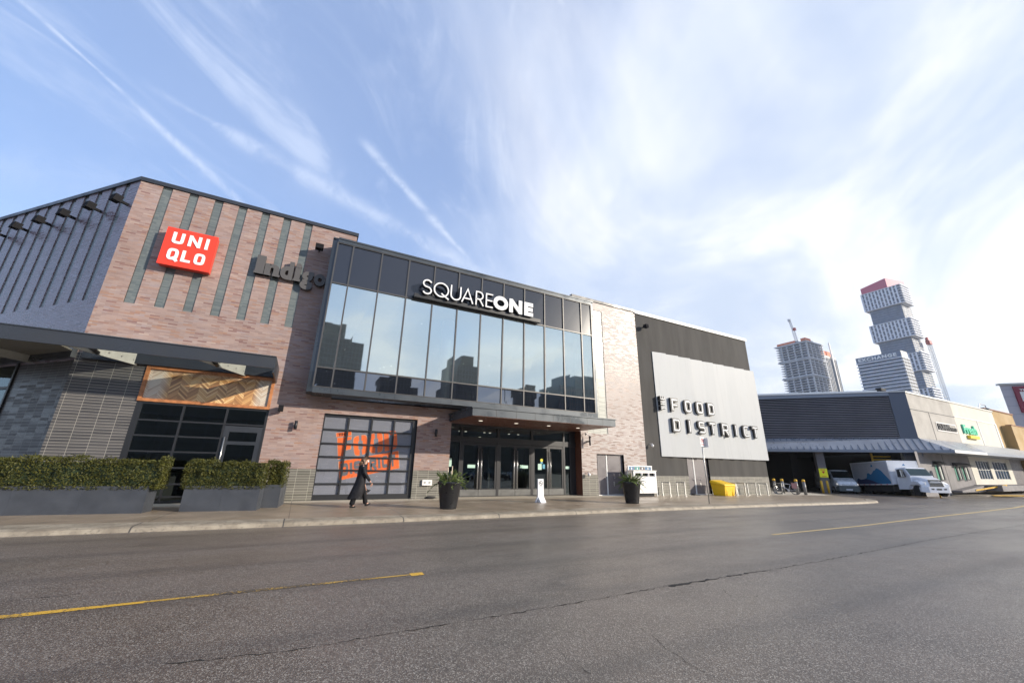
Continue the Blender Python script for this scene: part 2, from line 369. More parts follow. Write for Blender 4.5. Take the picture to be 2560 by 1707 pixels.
g.l(wn.outputs[0], bp.inputs['Height']); g.l(bp.outputs[0], b.inputs['Normal'])
# printed brick film behind the sectional door
mt, g, b = newmat('film_grey'); P, u, z = walluv(g, (1, 0))
t = g.n('ShaderNodeTexBrick', offset=.5, offset_frequency=2); g.l(g.comb(u, z, 0), t.inputs[0])
t.inputs['Scale'].default_value = 1; t.inputs['Brick Width'].default_value = .22; t.inputs['Row Height'].default_value = .06; t.inputs['Mortar Size'].default_value = .004
t.inputs['Color1'].default_value = (.22, .225, .25, 1); t.inputs['Color2'].default_value = (.255, .255, .28, 1); t.inputs['Mortar'].default_value = (.34, .34, .36, 1)
k = g.noise(g.comb(g.m('MULTIPLY', u, 1.2), g.m('MULTIPLY', z, 4), 0), 1.8, 4, .6)
c = g.mix(g.rng(k, .5, .66), g.mix(0.0, (.225, .23, .258), (1, 1, 1)), t.outputs[0])
g.l(c, b.inputs['Base Color']); b.inputs['Roughness'].default_value = .5
# foliage
def leafmat(name, a, b_, c_):
    mt, g, b = newmat(name); P = g.n('ShaderNodeNewGeometry').outputs['Position']
    oi = g.noise(P, 9, 4, .6); o2 = g.noise(P, 60, 2, .5)
    c = g.mix(g.rng(oi, .35, .65), a, b_); c = g.mix(g.rng(o2, .5, .7, 0, .7), c, c_)
    g.l(c, b.inputs['Base Color']); b.inputs['Roughness'].default_value = .6
    b.inputs['Specular IOR Level'].default_value = .3
leafmat('leaf_hedge', (.026, .036, .008), (.080, .082, .014), (.13, .10, .02))
leafmat('leaf_pine', (.06, .11, .035), (.16, .21, .05), (.28, .30, .09))
leafmat('leaf_dark', (.02, .035, .02), (.04, .06, .03), (.05, .07, .03))
pm('pine_cone', (.22, .09, .03), .7)

# ------------------------------------------------------------------ frames and mesh builder
class Fr:
    def __init__(s, o, u, n): s.o = Vector((*o, 0)); s.u = Vector((*u, 0)); s.n = Vector((*n, 0))
    def __call__(s, u, z, d=0.): return s.o+s.u*u+s.n*d+Vector((0, 0, z))
FRONT = Fr((0, 19), (1, 0), (0, 1))
DIAG = Fr((-7.6, 19), (-S2, S2), (S2, S2))          # chamfered left wall, u grows to the left
DOCK = Fr((53.63, 16.37), (-S2, S2), (S2, S2))      # wall over the loading dock
FAR = Fr((0, 16.37), (1, 0), (0, 1))
XYZ = Fr((0, 0), (1, 0), (0, 1))                    # plain: u=x, d=y
class MB:
    def __init__(s): s.v = []; s.f = []; s.mi = []; s.k = 0; s.sm = []; s.smooth = False
    def mat(s, k): s.k = k; return s
    def add(s, vs, fs):
        o = len(s.v); s.v += [Vector(q) for q in vs]; s.f += [tuple(i+o for i in q) for q in fs]
        s.mi += [s.k]*len(fs); s.sm += [s.smooth]*len(fs); return s
    def quad(s, *p): return s.add(p, [tuple(range(len(p)))])
    def box(s, fr, u0, u1, z0, z1, d0, d1):
        P = [fr(u, z, d) for d in (d0, d1) for z in (z0, z1) for u in (u0, u1)]
        return s.add(P, [(0, 1, 3, 2), (4, 6, 7, 5), (0, 4, 5, 1), (2, 3, 7, 6), (0, 2, 6, 4), (1, 5, 7, 3)])
    def hexa(s, P):     # eight points, bottom four then top four
        return s.add(P, [(0, 3, 2, 1), (4, 5, 6, 7), (0, 1, 5, 4), (1, 2, 6, 5), (2, 3, 7, 6), (3, 0, 4, 7)])
    def tube(s, pts, r, seg=8, cap=True, closed=False):
        pts = [Vector(p) for p in pts]; n = len(pts); rings = []
        rr = r if isinstance(r, (list, tuple)) else [r]*n
        prev = None
        for i, p in enumerate(pts):
            a = pts[i-1] if (i or closed) else p; b = pts[(i+1) % n] if (i < n-1 or closed) else p
            t = (b-a).normalized()
            up = prev if prev is not None else (Vector((0, 0, 1)) if abs(t.z) < .9 else Vector((1, 0, 0)))
            x = t.cross(up)
            if x.length < 1e-4: x = t.orthogonal()
            x.normalize(); y = x.cross(t).normalized(); prev = y
            rings.append([p+(x*cos(2*pi*k/seg)+y*sin(2*pi*k/seg))*rr[i] for k in range(seg)])
        V = [q for ring in rings for q in ring]; Fc = []
        for i in range(n if closed else n-1):
            j = (i+1) % n
            for k in range(seg):
                k2 = (k+1) % seg; Fc.append((i*seg+k, i*seg+k2, j*seg+k2, j*seg+k))
        if cap and not closed: Fc.append(tuple(range(seg-1, -1, -1))); Fc.append(tuple((n-1)*seg+k for k in range(seg)))
        return s.add(V, Fc)
    def lathe(s, prof, c=(0, 0, 0), seg=24, ax='z'):
        V = []; Fc = []
        for r, h in prof:
            for k in range(seg):
                a = 2*pi*k/seg
                q = (r*cos(a), r*sin(a), h) if ax == 'z' else ((r*cos(a), h, r*sin(a)) if ax == 'y' else (h, r*cos(a), r*sin(a)))
                V.append(Vector(c)+Vector(q))
        for i in range(len(prof)-1):
            for k in range(seg):
                k2 = (k+1) % seg; Fc.append((i*seg+k, i*seg+k2, (i+1)*seg+k2, (i+1)*seg+k))
        Fc.append(tuple(range(seg-1, -1, -1))); Fc.append(tuple((len(prof)-1)*seg+k for k in range(seg)))
        return s.add(V, Fc)
    def prism(s, pts, ext):     # polygon (3D points) extruded by a vector
        n = len(pts); pts = [Vector(p) for p in pts]; e = Vector(ext)
        return s.add(pts+[p+e for p in pts], [tuple(range(n)), tuple(range(2*n-1, n-1, -1))]+[(i, (i+1) % n+0, (i+1) % n+n, i+n) for i in range(n)])
    def wall(s, fr, u0, u1, z0, z1, holes=(), depth=.2, d=0., kr=None):
        us = sorted({u0, u1, *[min(max(h[i], u0), u1) for h in holes for i in (0, 1)]})
        zs = sorted({z0, z1, *[min(max(h[i], z0), z1) for h in holes for i in (2, 3)]})
        for i in range(len(us)-1):
            for j in range(len(zs)-1):
                cu, cz = (us[i]+us[i+1])/2, (zs[j]+zs[j+1])/2
                if any(h[0] < cu < h[1] and h[2] < cz < h[3] for h in holes): continue
                s.quad(fr(us[i], zs[j], d), fr(us[i+1], zs[j], d), fr(us[i+1], zs[j+1], d), fr(us[i], zs[j+1], d))
        k0 = s.k
        if kr is not None: s.k = kr
        for h in holes:
            a, b, c, e = h[:4]; q = h[4] if len(h) > 4 else depth
            if not q: continue
            for (p0, p1) in (((a, c), (a, e)), ((b, c), (b, e)), ((a, e), (b, e)), ((a, c), (b, c))):
                s.quad(fr(*p0, d), fr(*p1, d), fr(*p1, d+q), fr(*p0, d+q))
        s.k = k0; return s
    def stroke(s, pts, w, closed, P, d0, d1):
        """ribbon of width w along 2-D points, mapped by P(a,b,d); front at d1, body back to d0"""
        n = len(pts); L = []; Rr = []
        for i in range(n):
            a = pts[i-1] if (i or closed) else None; b = pts[(i+1) % n] if (i < n-1 or closed) else None; p = pts[i]
            def nrm(x, y):
                dx, dy = y[0]-x[0], y[1]-x[1]; l = math.hypot(dx, dy) or 1; return (-dy/l, dx/l)
            if a is None: nx, ny = nrm(p, b)
            elif b is None: nx, ny = nrm(a, p)
            else:
                n1, n2 = nrm(a, p), nrm(p, b); sx, sy = n1[0]+n2[0], n1[1]+n2[1]; l2 = sx*sx+sy*sy
                k = 2/max(l2, .7); nx, ny = sx*k, sy*k
            L.append((p[0]+nx*w/2, p[1]+ny*w/2)); Rr.append((p[0]-nx*w/2, p[1]-ny*w/2))
        V = [P(x, y, d) for d in (d1, d0) for x, y in L+Rr]; Fc = []
        for i in range(n if closed else n-1):
            j = (i+1) % n; l0, l1, r0, r1 = i, j, n+i, n+j; o = 2*n
            Fc += [(l0, r0, r1, l1), (l0, l1, l1+o, l0+o), (r1, r0, r0+o, r1+o)]
        if not closed: Fc += [(0, 2*n, 3*n, n), (n-1, 2*n-1, 4*n-1, 3*n-1)]
        return s.add(V, Fc)
    def text(s, body, P, u0, u1, z0, z1, d0, d1, bold=0., res=4, sx=None):
        cu = bpy.data.curves.new('t', 'FONT'); cu.body = body; cu.extrude = .5; cu.offset = bold; cu.resolution_u = res
        if sx: cu.space_character = sx
        o = bpy.data.objects.new('t', cu); COL.objects.link(o); dg = bpy.context.evaluated_depsgraph_get(); dg.update()
        me = bpy.data.meshes.new_from_object(o.evaluated_get(dg))
        vs = [v.co.copy() for v in me.vertices]; fs = [tuple(p.vertices) for p in me.polygons]
        bpy.data.objects.remove(o); bpy.data.curves.remove(cu); bpy.data.meshes.remove(me)
        x0 = min(v.x for v in vs); x1 = max(v.x for v in vs); y0 = min(v.y for v in vs); y1 = max(v.y for v in vs)
        return s.add([P(u0+(v.x-x0)/(x1-x0)*(u1-u0), z0+(v.y-y0)/(y1-y0)*(z1-z0), d1 if v.z > 0 else d0) for v in vs], fs)
def obj(name, mb, mats, parent=None, off=None):
    """ONE mesh object; world-space points are stored relative to the thing's base"""
    me = bpy.data.meshes.new(name)
    if off is None:
        off = Vector((0, 0, 0)); q = parent
        while q is not None: off = off+q.location; q = q.parent
    me.from_pydata([v-off for v in mb.v], [], mb.f)
    mats = mats if isinstance(mats, (list, tuple)) else [mats]
    for q in mats: me.materials.append(M[q])
    me.polygons.foreach_set('material_index', mb.mi); me.polygons.foreach_set('use_smooth', mb.sm)
    me.update(); o = bpy.data.objects.new(name, me); COL.objects.link(o)
    if parent is not None: o.parent = parent
    return o
def objs(name, mb, mats, parent=None, off=None):
    """one object for every loose piece of the mesh"""
    par = list(range(len(mb.v)))
    def find(i):
        while par[i] != i: par[i] = par[par[i]]; i = par[i]
        return i
    for f in mb.f:
        for i in f[1:]: par[find(i)] = find(f[0])
    groups = {}
    for k, f in enumerate(mb.f): groups.setdefault(find(f[0]), []).append(k)
    out = []
    for ks in groups.values():
        q = MB(); idx = {}
        for k in ks:
            for i in mb.f[k]:
                if i not in idx: idx[i] = len(q.v); q.v.append(mb.v[i])
            q.f.append(tuple(idx[i] for i in mb.f[k])); q.mi.append(mb.mi[k]); q.sm.append(mb.sm[k])
        out.append(obj(name, q, mats, parent, off))
    return out
def tag(o, label=None, cat=None, group=None, kind=None):
    if label: o['label'] = label
    if cat: o['category'] = cat
    if group: o['group'] = group
    if kind: o['kind'] = kind
    return o
def thing(name, label, cat, loc=(0, 0, 0), rz=0., group=None):
    o = bpy.data.objects.new(name, None); COL.objects.link(o); o.location = loc; o.rotation_euler = (0, 0, rz)
    o.empty_display_size = .2; return tag(o, label, cat, group)
def dup(root, loc, rz, label, group=None):
    def cp(o, par):
        c = o.copy(); COL.objects.link(c)
        if par is not None: c.parent = par
        for ch in list(o.children): cp(ch, c)
        return c
    r = cp(root, None); r.location = loc; r.rotation_euler = (0, 0, rz); r['label'] = label
    if group: r['group'] = group
    return r
def gz(x):
    if x < 8: return 0.
    if x < 40: return -.00027*(x-8)**2
    return -.27648-.004*(min(x, 110)-40)

# ------------------------------------------------------------------ glyphs as strokes in a box of width w and height 1
def loop(cx, cy, rx, ry, a0, a1, n, e):
    out = []
    for i in range(n+1):
        a = rad(a0+(a1-a0)*i/n); c, s_ = cos(a), sin(a)
        out.append((cx+rx*math.copysign(abs(c)**e, c), cy+ry*math.copysign(abs(s_)**e, s_)))
    return out
def glyph(ch, w, t, e=1.):
    """strokes for a letter; t = stroke width so that the outline touches the box"""
    h = t/2; x0, x1, y0, y1 = h, w-h, h, 1-h; cx, cy = w/2, .5; rx, ry = (x1-x0)/2, (y1-y0)/2
    O = lambda: (loop(cx, cy, rx, ry, 0, 360, 40, e)[:-1], True)
    bar = lambda *p: (list(p), False)
    if ch == 'O': return [O()]
    if ch == 'Q': return [O(), bar((cx+.02, .26), (w+.0, -.06))]
    if ch == 'C': return [(loop(cx, cy, rx, ry, 48, 312, 30, e), False)]
    if ch == 'U': return [([(x0, 1), (x0, y0+rx)]+loop(cx, y0+rx, rx, rx, 180, 360, 16, e)[1:-1]+[(x1, y0+rx), (x1, 1)], False)]
    if ch == 'S':
        r2 = ry/2; a = loop(cx, y1-r2, rx, r2, 25, 250, 18, e); b = loop(cx, y0+r2, rx, r2, 70, -155, 18, e)
        return [(a+b, False)]
    if ch == 'I': return [bar((cx, 0), (cx, 1))]
    if ch == 'N': return [bar((x0, 0), (x0, 1)), bar((x1, 0), (x1, 1)), bar((x0, 1-h*.6), (x1, h*.6))]
    if ch == 'H': return [bar((x0, 0), (x0, 1)), bar((x1, 0), (x1, 1)), bar((x0, cy), (x1, cy))]
    if ch == 'L': return [bar((x0, 1), (x0, y0), (w, y0))]
    if ch == 'E': return [bar((w, y1), (x0, y1), (x0, y0), (w, y0)), bar((x0, cy), (w*.94, cy))]
    if ch == 'F': return [bar((w, y1), (x0, y1), (x0, 0)), bar((x0, cy-.02), (w*.92, cy-.02))]
    if ch == 'T': return [bar((0, y1), (w, y1)), bar((cx, y1), (cx, 0))]
    if ch == 'D': return [([(x0, y0), (x0, y1), (cx, y1)]+loop(cx, cy, rx, ry, 90, -90, 20, e)[1:-1]+[(cx, y0)], True)]
    if ch == 'R':
        r2 = (y1-.44)/2
        return [([(x0, 0), (x0, y1), (cx-.02, y1)]+loop(cx-.02, y1-r2, x1-cx, r2, 90, -90, 16, e)[1:-1]+[(cx-.02, .44), (x0, .44)], False), bar((cx, .44), (w-h*.4, 0))]
    if ch == 'A': return [bar((h*.8, 0), (cx, 1-h*.6), (w-h*.8, 0)), bar((w*.2, .30), (w*.8, .30))]
    return []
def words_(name, mat_, parent, fr, layout, z0, hgt, t, d0, d1, e=1.):
    for q in layout:
        mb = MB(); word(mb, fr, [q], z0, hgt, t, d0, d1, e); obj(name, mb, mat_, parent)
def word(mb, fr, layout, z0, hgt, t, d0, d1, e=1., pad=0.):
    """layout: (char, u0, u1); strokes of thickness t (fraction of the height)"""
    for i, (ch, a, b_) in enumerate(layout):
        for j, (pts, cl) in enumerate(glyph(ch, (b_-a)/hgt, t+2*pad, e)):
            mb.stroke(pts, t, cl, lambda x, y, d, a=a, j=j: fr(a+x*hgt, z0+y*hgt, d-(.002*j if d == d1 else 0)), d0, d1)
# ================================================================== SETTING
def strip(name, far, near, mat_, zoff, n=60, kind='structure'):
    """sheet between two polylines y(x), following the fall of the ground"""
    def at(pl, x):
        for (a, b), (c, d) in zip(pl, pl[1:]):
            if a <= x <= c: return b+(d-b)*(x-a)/(c-a)
        return pl[0][1] if x < pl[0][0] else pl[-1][1]
    x0, x1 = max(far[0][0], near[0][0]), min(far[-1][0], near[-1][0]); mb = MB(); V = []
    for i in range(n+1):
        x = x0+(x1-x0)*i/n; V += [(x, at(near, x), gz(x)+zoff), (x, at(far, x), gz(x)+zoff)]
    mb.add(V, [(2*i, 2*i+2, 2*i+3, 2*i+1) for i in range(n)])
    return tag(obj(name, mb, mat_), kind=kind)
mb = MB(); xs = [-900, -100, 0, 8]+[8+2*i for i in range(1, 17)]+[110, 2500]; ys = [-1500, -40, 8, 14, 60, 2500]
mb.add([(x, y, gz(x)-(0 if -50 < y < 15 else 0)) for x in xs for y in ys],
       [(i*6+j, i*6+6+j, i*6+7+j, i*6+1+j) for i in range(len(xs)-1) for j in range(5)])
tag(obj('road', mb, 'asphalt'), kind='structure')
# raised pavement with its kerb
joint = [(-30, 17.5), (-12, 15.1), (-9, 14.55), (-5.8, 13.99), (-2.6, 13.55), (1, 13.2), (5.6, 12.98), (30, 12.98), (33, 13.4), (35.2, 14.5), (36.6, 16.0)]
face = [(-30, 16.4), (-12, 14.0), (-9, 13.45), (-5.3, 12.9), (-2.5, 12.72), (1, 12.55), (5.3, 12.45), (30, 12.45), (33.2, 12.85), (35.7, 14.2), (37.1, 16.0)]
mb = MB(); V = []; xs = [-30+66.6*i/90 for i in range(91)]
def pl(p, x):
    for (a, b), (c, d) in zip(p, p[1:]):
        if a <= x <= c: return b+(d-b)*(x-a)/(c-a)
    return p[-1][1]
for x in xs: V += [(x, pl(joint, x), gz(x)+.12), (x, 19.9 if x < 32.3 else 26, gz(x)+.12)]
Fc = [(2*i, 2*i+2, 2*i+3, 2*i+1) for i in range(len(xs)-1)]
n0 = len(V); xe = 36.6
V += [(36.6, 16.0, gz(xe)+.12), (42, 21.4, gz(42)+.10), (38, 26, gz(38)+.12), (36.6, 26, gz(xe)+.12)]
Fc.append((n0, n0+1, n0+2, n0+3))
mb.add(V, Fc); tag(obj('sidewalk', mb, 'pavement'), kind='structure')
mb = MB(); V = []; prof = lambda j, f: [(j[0], j[1], .121), (f[0]+(j[0]-f[0])*.22, f[1]+(j[1]-f[1])*.22, .112), (f[0]+(j[0]-f[0])*.10, f[1]+(j[1]-f[1])*.10, .085), (f[0], f[1], -.02)]
pts = [(x, pl(joint, x), x, pl(face, x)) for x in xs if x < 32]+[(33, 13.4, 33.2, 12.85), (34.3, 13.95, 34.6, 13.4), (35.2, 14.5, 35.7, 14.2), (36.6, 16.0, 37.1, 15.9), (39.3, 18.7, 39.7, 18.4), (42, 21.4, 42.4, 21.2)]
for a, b_, c, d in pts: V += [(x, y, z+gz(x)) for x, y, z in prof((a, b_), (c, d))]
mb.add(V, [(4*i+k, 4*i+4+k, 4*i+5+k, 4*i+1+k) for i in range(len(pts)-1) for k in range(3)])
tag(obj('kerb', mb, 'kerb_concrete'), kind='structure')
# road line (worn) and cracks
strip('road_marking', [(-9, 6.80), (-2.5, 6.76), (-1.35, 6.74)], [(-9, 6.66), (-2.5, 6.63), (-1.35, 6.66)], 'road_yellow', .004)
strip('road_marking', [(-1.35, 6.74), (-.4, 6.76), (.3, 6.75), (1.78, 6.71)], [(-1.35, 6.68), (-.4, 6.66), (.3, 6.66), (1.78, 6.66)], 'road_yellow_worn', .004)
strip('road_marking', [(1.78, 6.76), (1.98, 6.76)], [(1.78, 6.60), (1.98, 6.60)], 'road_yellow', .004, 4)
strip('road_marking', [(11.5, 6.96), (16.4, 7.02), (30, 7.9), (44, 9.2), (80, 13)], [(11.5, 6.87), (16.4, 6.93), (30, 7.75), (44, 9.0), (80, 12.7)], 'road_yellow_far', .004)
def crack(pts, w_, seed):
    rnd = random.Random(seed); mb = MB(); P = []
    for (a, b_), (c, d) in zip(pts, pts[1:]):
        n = max(2, int(math.hypot(c-a, d-b_)/.07))
        for i in range(n): P.append((a+(c-a)*i/n+rnd.uniform(-.02, .02), b_+(d-b_)*i/n+rnd.uniform(-.022, .022)))
    V = []
    for i in range(len(P)-1):
        (a, b_), (c, d) = P[i], P[i+1]; l = math.hypot(c-a, d-b_) or 1; k = w_*rnd.choice((.15, .3, .5, .8, 1.3))/2
        nx, ny = -(d-b_)/l*k, (c-a)/l*k; V += [(a+nx, b_+ny, gz(a)+.004), (a-nx, b_-ny, gz(a)+.004)]
    mb.add(V, [(2*i, 2*i+2, 2*i+3, 2*i+1) for i in range(len(V)//2-1)])
    tag(obj('road_crack', mb, 'crack_black'), kind='structure')
crack([(-.7, 4.73), (.16, 4.59), (1.33, 4.59), (2.04, 4.58), (3.43, 4.59), (5.2, 4.65), (6.2, 4.60)], .016, 1)
crack([(5.0, 4.62), (6.3, 4.62), (7.61, 4.61)], .05, 2)
crack([(7.6, 4.61), (9.3, 4.63), (14.1, 4.84), (23, 5.05), (34, 5.6)], .02, 3)
crack([(3.49, 3.66), (3.33, 3.15), (3.25, 2.75), (3.32, 2.45)], .0055, 4); crack([(2.38, 3.6), (2.36, 3.32), (2.4, 2.95)], .006, 5)
crack([(5.6, 4.2), (5.4, 3.9), (5.9, 3.75)], .008, 6)
crack([(-3.6, 7.1), (-2.9, 7.35), (-2.0, 7.4)], .012, 8)
# far kerb islands and the ramp in front of the far shops
mb = MB(); A = [(57.5, 16.3), (60, 14.6), (66, 12.7), (140, 12.2), (140, 16.35)]
mb.prism([(x, y, -.9) for x, y in A], (0, 0, .66)); tag(obj('far_pavement', mb, 'kerb_concrete'), kind='structure')
mb = MB(); mb.hexa([(58, 15.6, .0), (64.6, 15.6, .0), (64.6, 16.36, .0), (58, 16.36, .0), (58, 15.6, .16), (64.6, 15.6, .62), (64.6, 16.36, .62), (58, 16.36, .16)])
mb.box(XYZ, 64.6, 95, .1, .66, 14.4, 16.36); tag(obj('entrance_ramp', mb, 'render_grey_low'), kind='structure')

# ================================================================== MALL BUILDING
mall = thing('mall_building', 'brick mall building with grey striped brickwork, a projecting glass box and a glazed entrance', 'building', (5, 19, .12))
ST_U = [(-6.87, -6.55), (-5.97, -5.66), (-5.08, -4.77), (-4.19, -3.87), (-3.29, -2.98), (-2.42, -2.10), (-1.51, -1.19)]
TOP = 12.62
GAR = (.69, 4.77, .10, 3.67); ENT = (6.49, 14.5, .10, 3.67); WOOD = (-5.6, -1.41, .10, 4.97)
mb = MB(); holes = [(-7.6, -5.6, .0, 5.2, 0)]+[(a, b_, 7.29, TOP, .035) for a, b_ in ST_U]+[(*GAR, .16), (*ENT, .0), (*WOOD, .0), (0, 14.8, 4.6, 11.4, 0)]
mb.wall(FRONT, -7.6, .84, 1.36, TOP, [h for h in holes]); mb.wall(FRONT, .84, 14.5, 1.36, 4.3, holes)
mb.quad(FRONT(.84, 11.4), FRONT(.84, TOP), FRONT(.84, TOP, 8), FRONT(.84, 11.4, 8))
obj('brick_wall', mb, 'brick_front', mall)
mb = MB()
mb.wall(FRONT, 14.5, 19.63, 1.24, 12.3, [(15.64, 17.72, .1, 2.42, .18), (15.05, 16.6, 3.6, 11.7, .03)])
mb.quad(FRONT(14.2, 11.3), FRONT(14.2, 12.3), FRONT(14.2, 12.3, 6), FRONT(14.2, 11.3, 6)); mb.wall(FRONT, 14.2, 14.5, 4.3, 12.3)
obj('brick_wall', mb, 'brick_pale', mall)
mb = MB(); mb.box(FRONT, 15.05, 16.6, 3.6, 11.7, .03, .05); obj('tile_panel', mb, 'white_tile', mall)
mb = MB()
for a, b_ in ST_U: mb.quad(FRONT(a, 7.29, .035), FRONT(b_, 7.29, .035), FRONT(b_, TOP, .035), FRONT(a, TOP, .035))
obj('brick_stripes', mb, 'stripe_tile', mall)
mb = MB(); U = [.95+.895*i for i in range(20)]
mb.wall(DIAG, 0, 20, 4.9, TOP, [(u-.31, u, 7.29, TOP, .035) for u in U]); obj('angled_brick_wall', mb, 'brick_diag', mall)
mb = MB()
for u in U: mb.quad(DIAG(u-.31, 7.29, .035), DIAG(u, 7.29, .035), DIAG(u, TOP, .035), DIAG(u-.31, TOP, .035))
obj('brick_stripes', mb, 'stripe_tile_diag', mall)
# tile bases
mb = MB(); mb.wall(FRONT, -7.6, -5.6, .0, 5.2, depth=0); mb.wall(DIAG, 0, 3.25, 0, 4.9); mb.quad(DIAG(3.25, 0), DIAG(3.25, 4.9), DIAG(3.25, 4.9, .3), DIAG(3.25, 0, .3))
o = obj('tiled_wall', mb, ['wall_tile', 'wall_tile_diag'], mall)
for i, p in enumerate(o.data.polygons): p.material_index = 0 if i == 0 else 1
mb = MB(); mb.wall(FRONT, -7.6, -5.6, 5.2, 5.3)
mb = MB(); mb.wall(FRONT, -1.41, 6.49, 0, 1.36, [(*GAR, .16)], d=-.02); mb.quad(FRONT(6.49, 0, -.02), FRONT(6.49, 0, .6), FRONT(6.49, 1.36, .6), FRONT(6.49, 1.36, -.02))
mb.quad(FRONT(-1.41, 1.36, -.02), FRONT(6.49, 1.36, -.02), FRONT(6.49, 1.36), FRONT(-1.41, 1.36))
obj('tile_base', mb, 'base_tile', mall)
mb = MB(); mb.wall(FRONT, 14.5, 19.63, -.1, 1.24, [(15.64, 17.72, -.1, 2.42, .18)], d=-.02); mb.quad(FRONT(14.5, 1.24, -.02), FRONT(19.63, 1.24, -.02), FRONT(19.63, 1.24), FRONT(14.5, 1.24))
obj('tile_base', mb, 'base_tile', mall)
# roof and coping
mb = MB(); mb.quad(FRONT(-7.6, 12.5), FRONT(.84, 12.5), FRONT(.84, 12.5, 22), DIAG(20, 12.5, 8), DIAG(20, 12.5)); mb.quad(FRONT(.84, 11.5), FRONT(14.2, 11.5), FRONT(14.2, 11.5, 22), FRONT(.84, 11.5, 22))
mb.quad(FRONT(14.2, 12.2), FRONT(19.63, 12.2), FRONT(19.63, 12.2, 22), FRONT(14.2, 12.2, 22)); mb.quad(DIAG(20, 0), DIAG(20, 12.5), DIAG(20, 12.5, 12), DIAG(20, 0, 12))
obj('roof', mb, 'roof_membrane', mall)
mb = MB()
mb.hexa([DIAG(20, 12.58, -.06), Vector((-7.625, 18.94, 12.58)), Vector((-7.5, 19.3, 12.58)), DIAG(20, 12.58, .3), DIAG(20, 12.75, -.06), Vector((-7.625, 18.94, 12.75)), Vector((-7.5, 19.3, 12.75)), DIAG(20, 12.75, .3)])
mb.hexa([Vector((-7.625, 18.94, 12.58)), FRONT(.9, 12.58, -.06), FRONT(.9, 12.58, .3), Vector((-7.5, 19.3, 12.58)), Vector((-7.625, 18.94, 12.75)), FRONT(.9, 12.75, -.06), FRONT(.9, 12.75, .3), Vector((-7.5, 19.3, 12.75))])
mb.box(FRONT, .62, .9, 12.58, 12.75, .3, 8)
obj('coping', mb, 'charcoal_metal', mall); mb = MB()
mb.box(FRONT, 14.12, 19.63, 12.28, 12.45, -.06, .3); mb.box(FRONT, 14.12, 14.4, 12.28, 12.45, .3, 6)
obj('coping', mb, 'charcoal_metal', mall)
# ---- projecting glass box
YB = -1.05; X0, X1 = .03, 14.83; ZT, Z2, Z1, Z0 = 11.45, 9.39, 5.46, 4.62
MUL = [.72, 2.05, 3.38, 4.71, 6.04, 7.37, 8.70, 10.03, 11.38, 12.70, 14.03]
mb = MB()
mb.hexa([FRONT(-.2, 4.45, .1), FRONT(-.2, 4.40, YB+.12), FRONT(X0, 4.40, YB), FRONT(X0, 4.45, .1), FRONT(-.2, 11.62, .1), FRONT(-.2, 11.62, YB+.12), FRONT(X0, 11.62, YB), FRONT(X0, 11.62, .1)])
mb.box(FRONT, X0, X1, 4.40, Z0, YB, .1)                      # sill beam
mb.box(FRONT, X0, X1, ZT, 11.60, YB-.03, YB+.5)              # head
mb.box(FRONT, X1, X1+.16, 4.40, 11.60, YB, .1)               # right end
mb.box(FRONT, X0, X1+.16, 4.37, 4.40, YB-.03, .1); mb.box(FRONT, -.2, X1+.16, 11.60, 11.66, YB+.02, 8)
mb.box(FRONT, X0, X1+.16, 11.60, 11.68, YB-.06, YB+.02)
cw_ = obj('glass_box_frame', mb, 'frame_metal', mall)
for z in (4.9, 7.0, 9.2):
    pass
mb = MB()
for x in [X0]+MUL+[X1]:
    mb.box(FRONT, x-.03, x+.03, Z0, ZT, YB-.02, YB+.10)
for z in (Z1, Z2): mb.box(FRONT, X0, X1, z-.03, z+.03, YB-.014, YB+.10)
mb.box(FRONT, X0, X1, Z0, Z0+.03, YB-.014, YB+.1); mb.box(FRONT, X0, X1, ZT-.04, ZT, YB-.014, YB+.1)
obj('mullion', mb, 'mullion_metal', cw_)
mb = MB()
for x in MUL[::2]: mb.box(FRONT, x-.008, x+.008, 4.40, Z0, YB-.003, YB)
for z in (5.2, 7.3, 9.25): mb.hexa([FRONT(-.203, z, .1), FRONT(-.203, z, YB+.118), FRONT(X0-.003, z, YB-.003), FRONT(X0-.003, z, .1), FRONT(-.203, z+.014, .1), FRONT(-.203, z+.014, YB+.118), FRONT(X0-.003, z+.014, YB-.003), FRONT(X0-.003, z+.014, .1)])
obj('panel_seams', mb, 'black_metal', cw_)
xs_ = [X0]+MUL+[X1]
for i, (a, b_) in enumerate(zip(xs_, xs_[1:])):
    rnd = random.Random(i)
    for nm, z0, z1, mt in (('spandrel_panel', Z2, ZT, 'spandrel'), ('window_pane', Z1, Z2, 'glass_vision'), ('lower_pane', Z0, Z1, 'glass_low')):
        j1, j2 = rnd.uniform(-.006, .006), rnd.uniform(-.006, .006)
        mb = MB(); mb.quad(FRONT(a+.02, z0+.02, YB+.04+j1), FRONT(b_-.02, z0+.02, YB+.04-j1), FRONT(b_-.02, z1-.02, YB+.04-j2), FRONT(a+.02, z1-.02, YB+.04+j2))
        obj(nm, mb, mt, cw_)
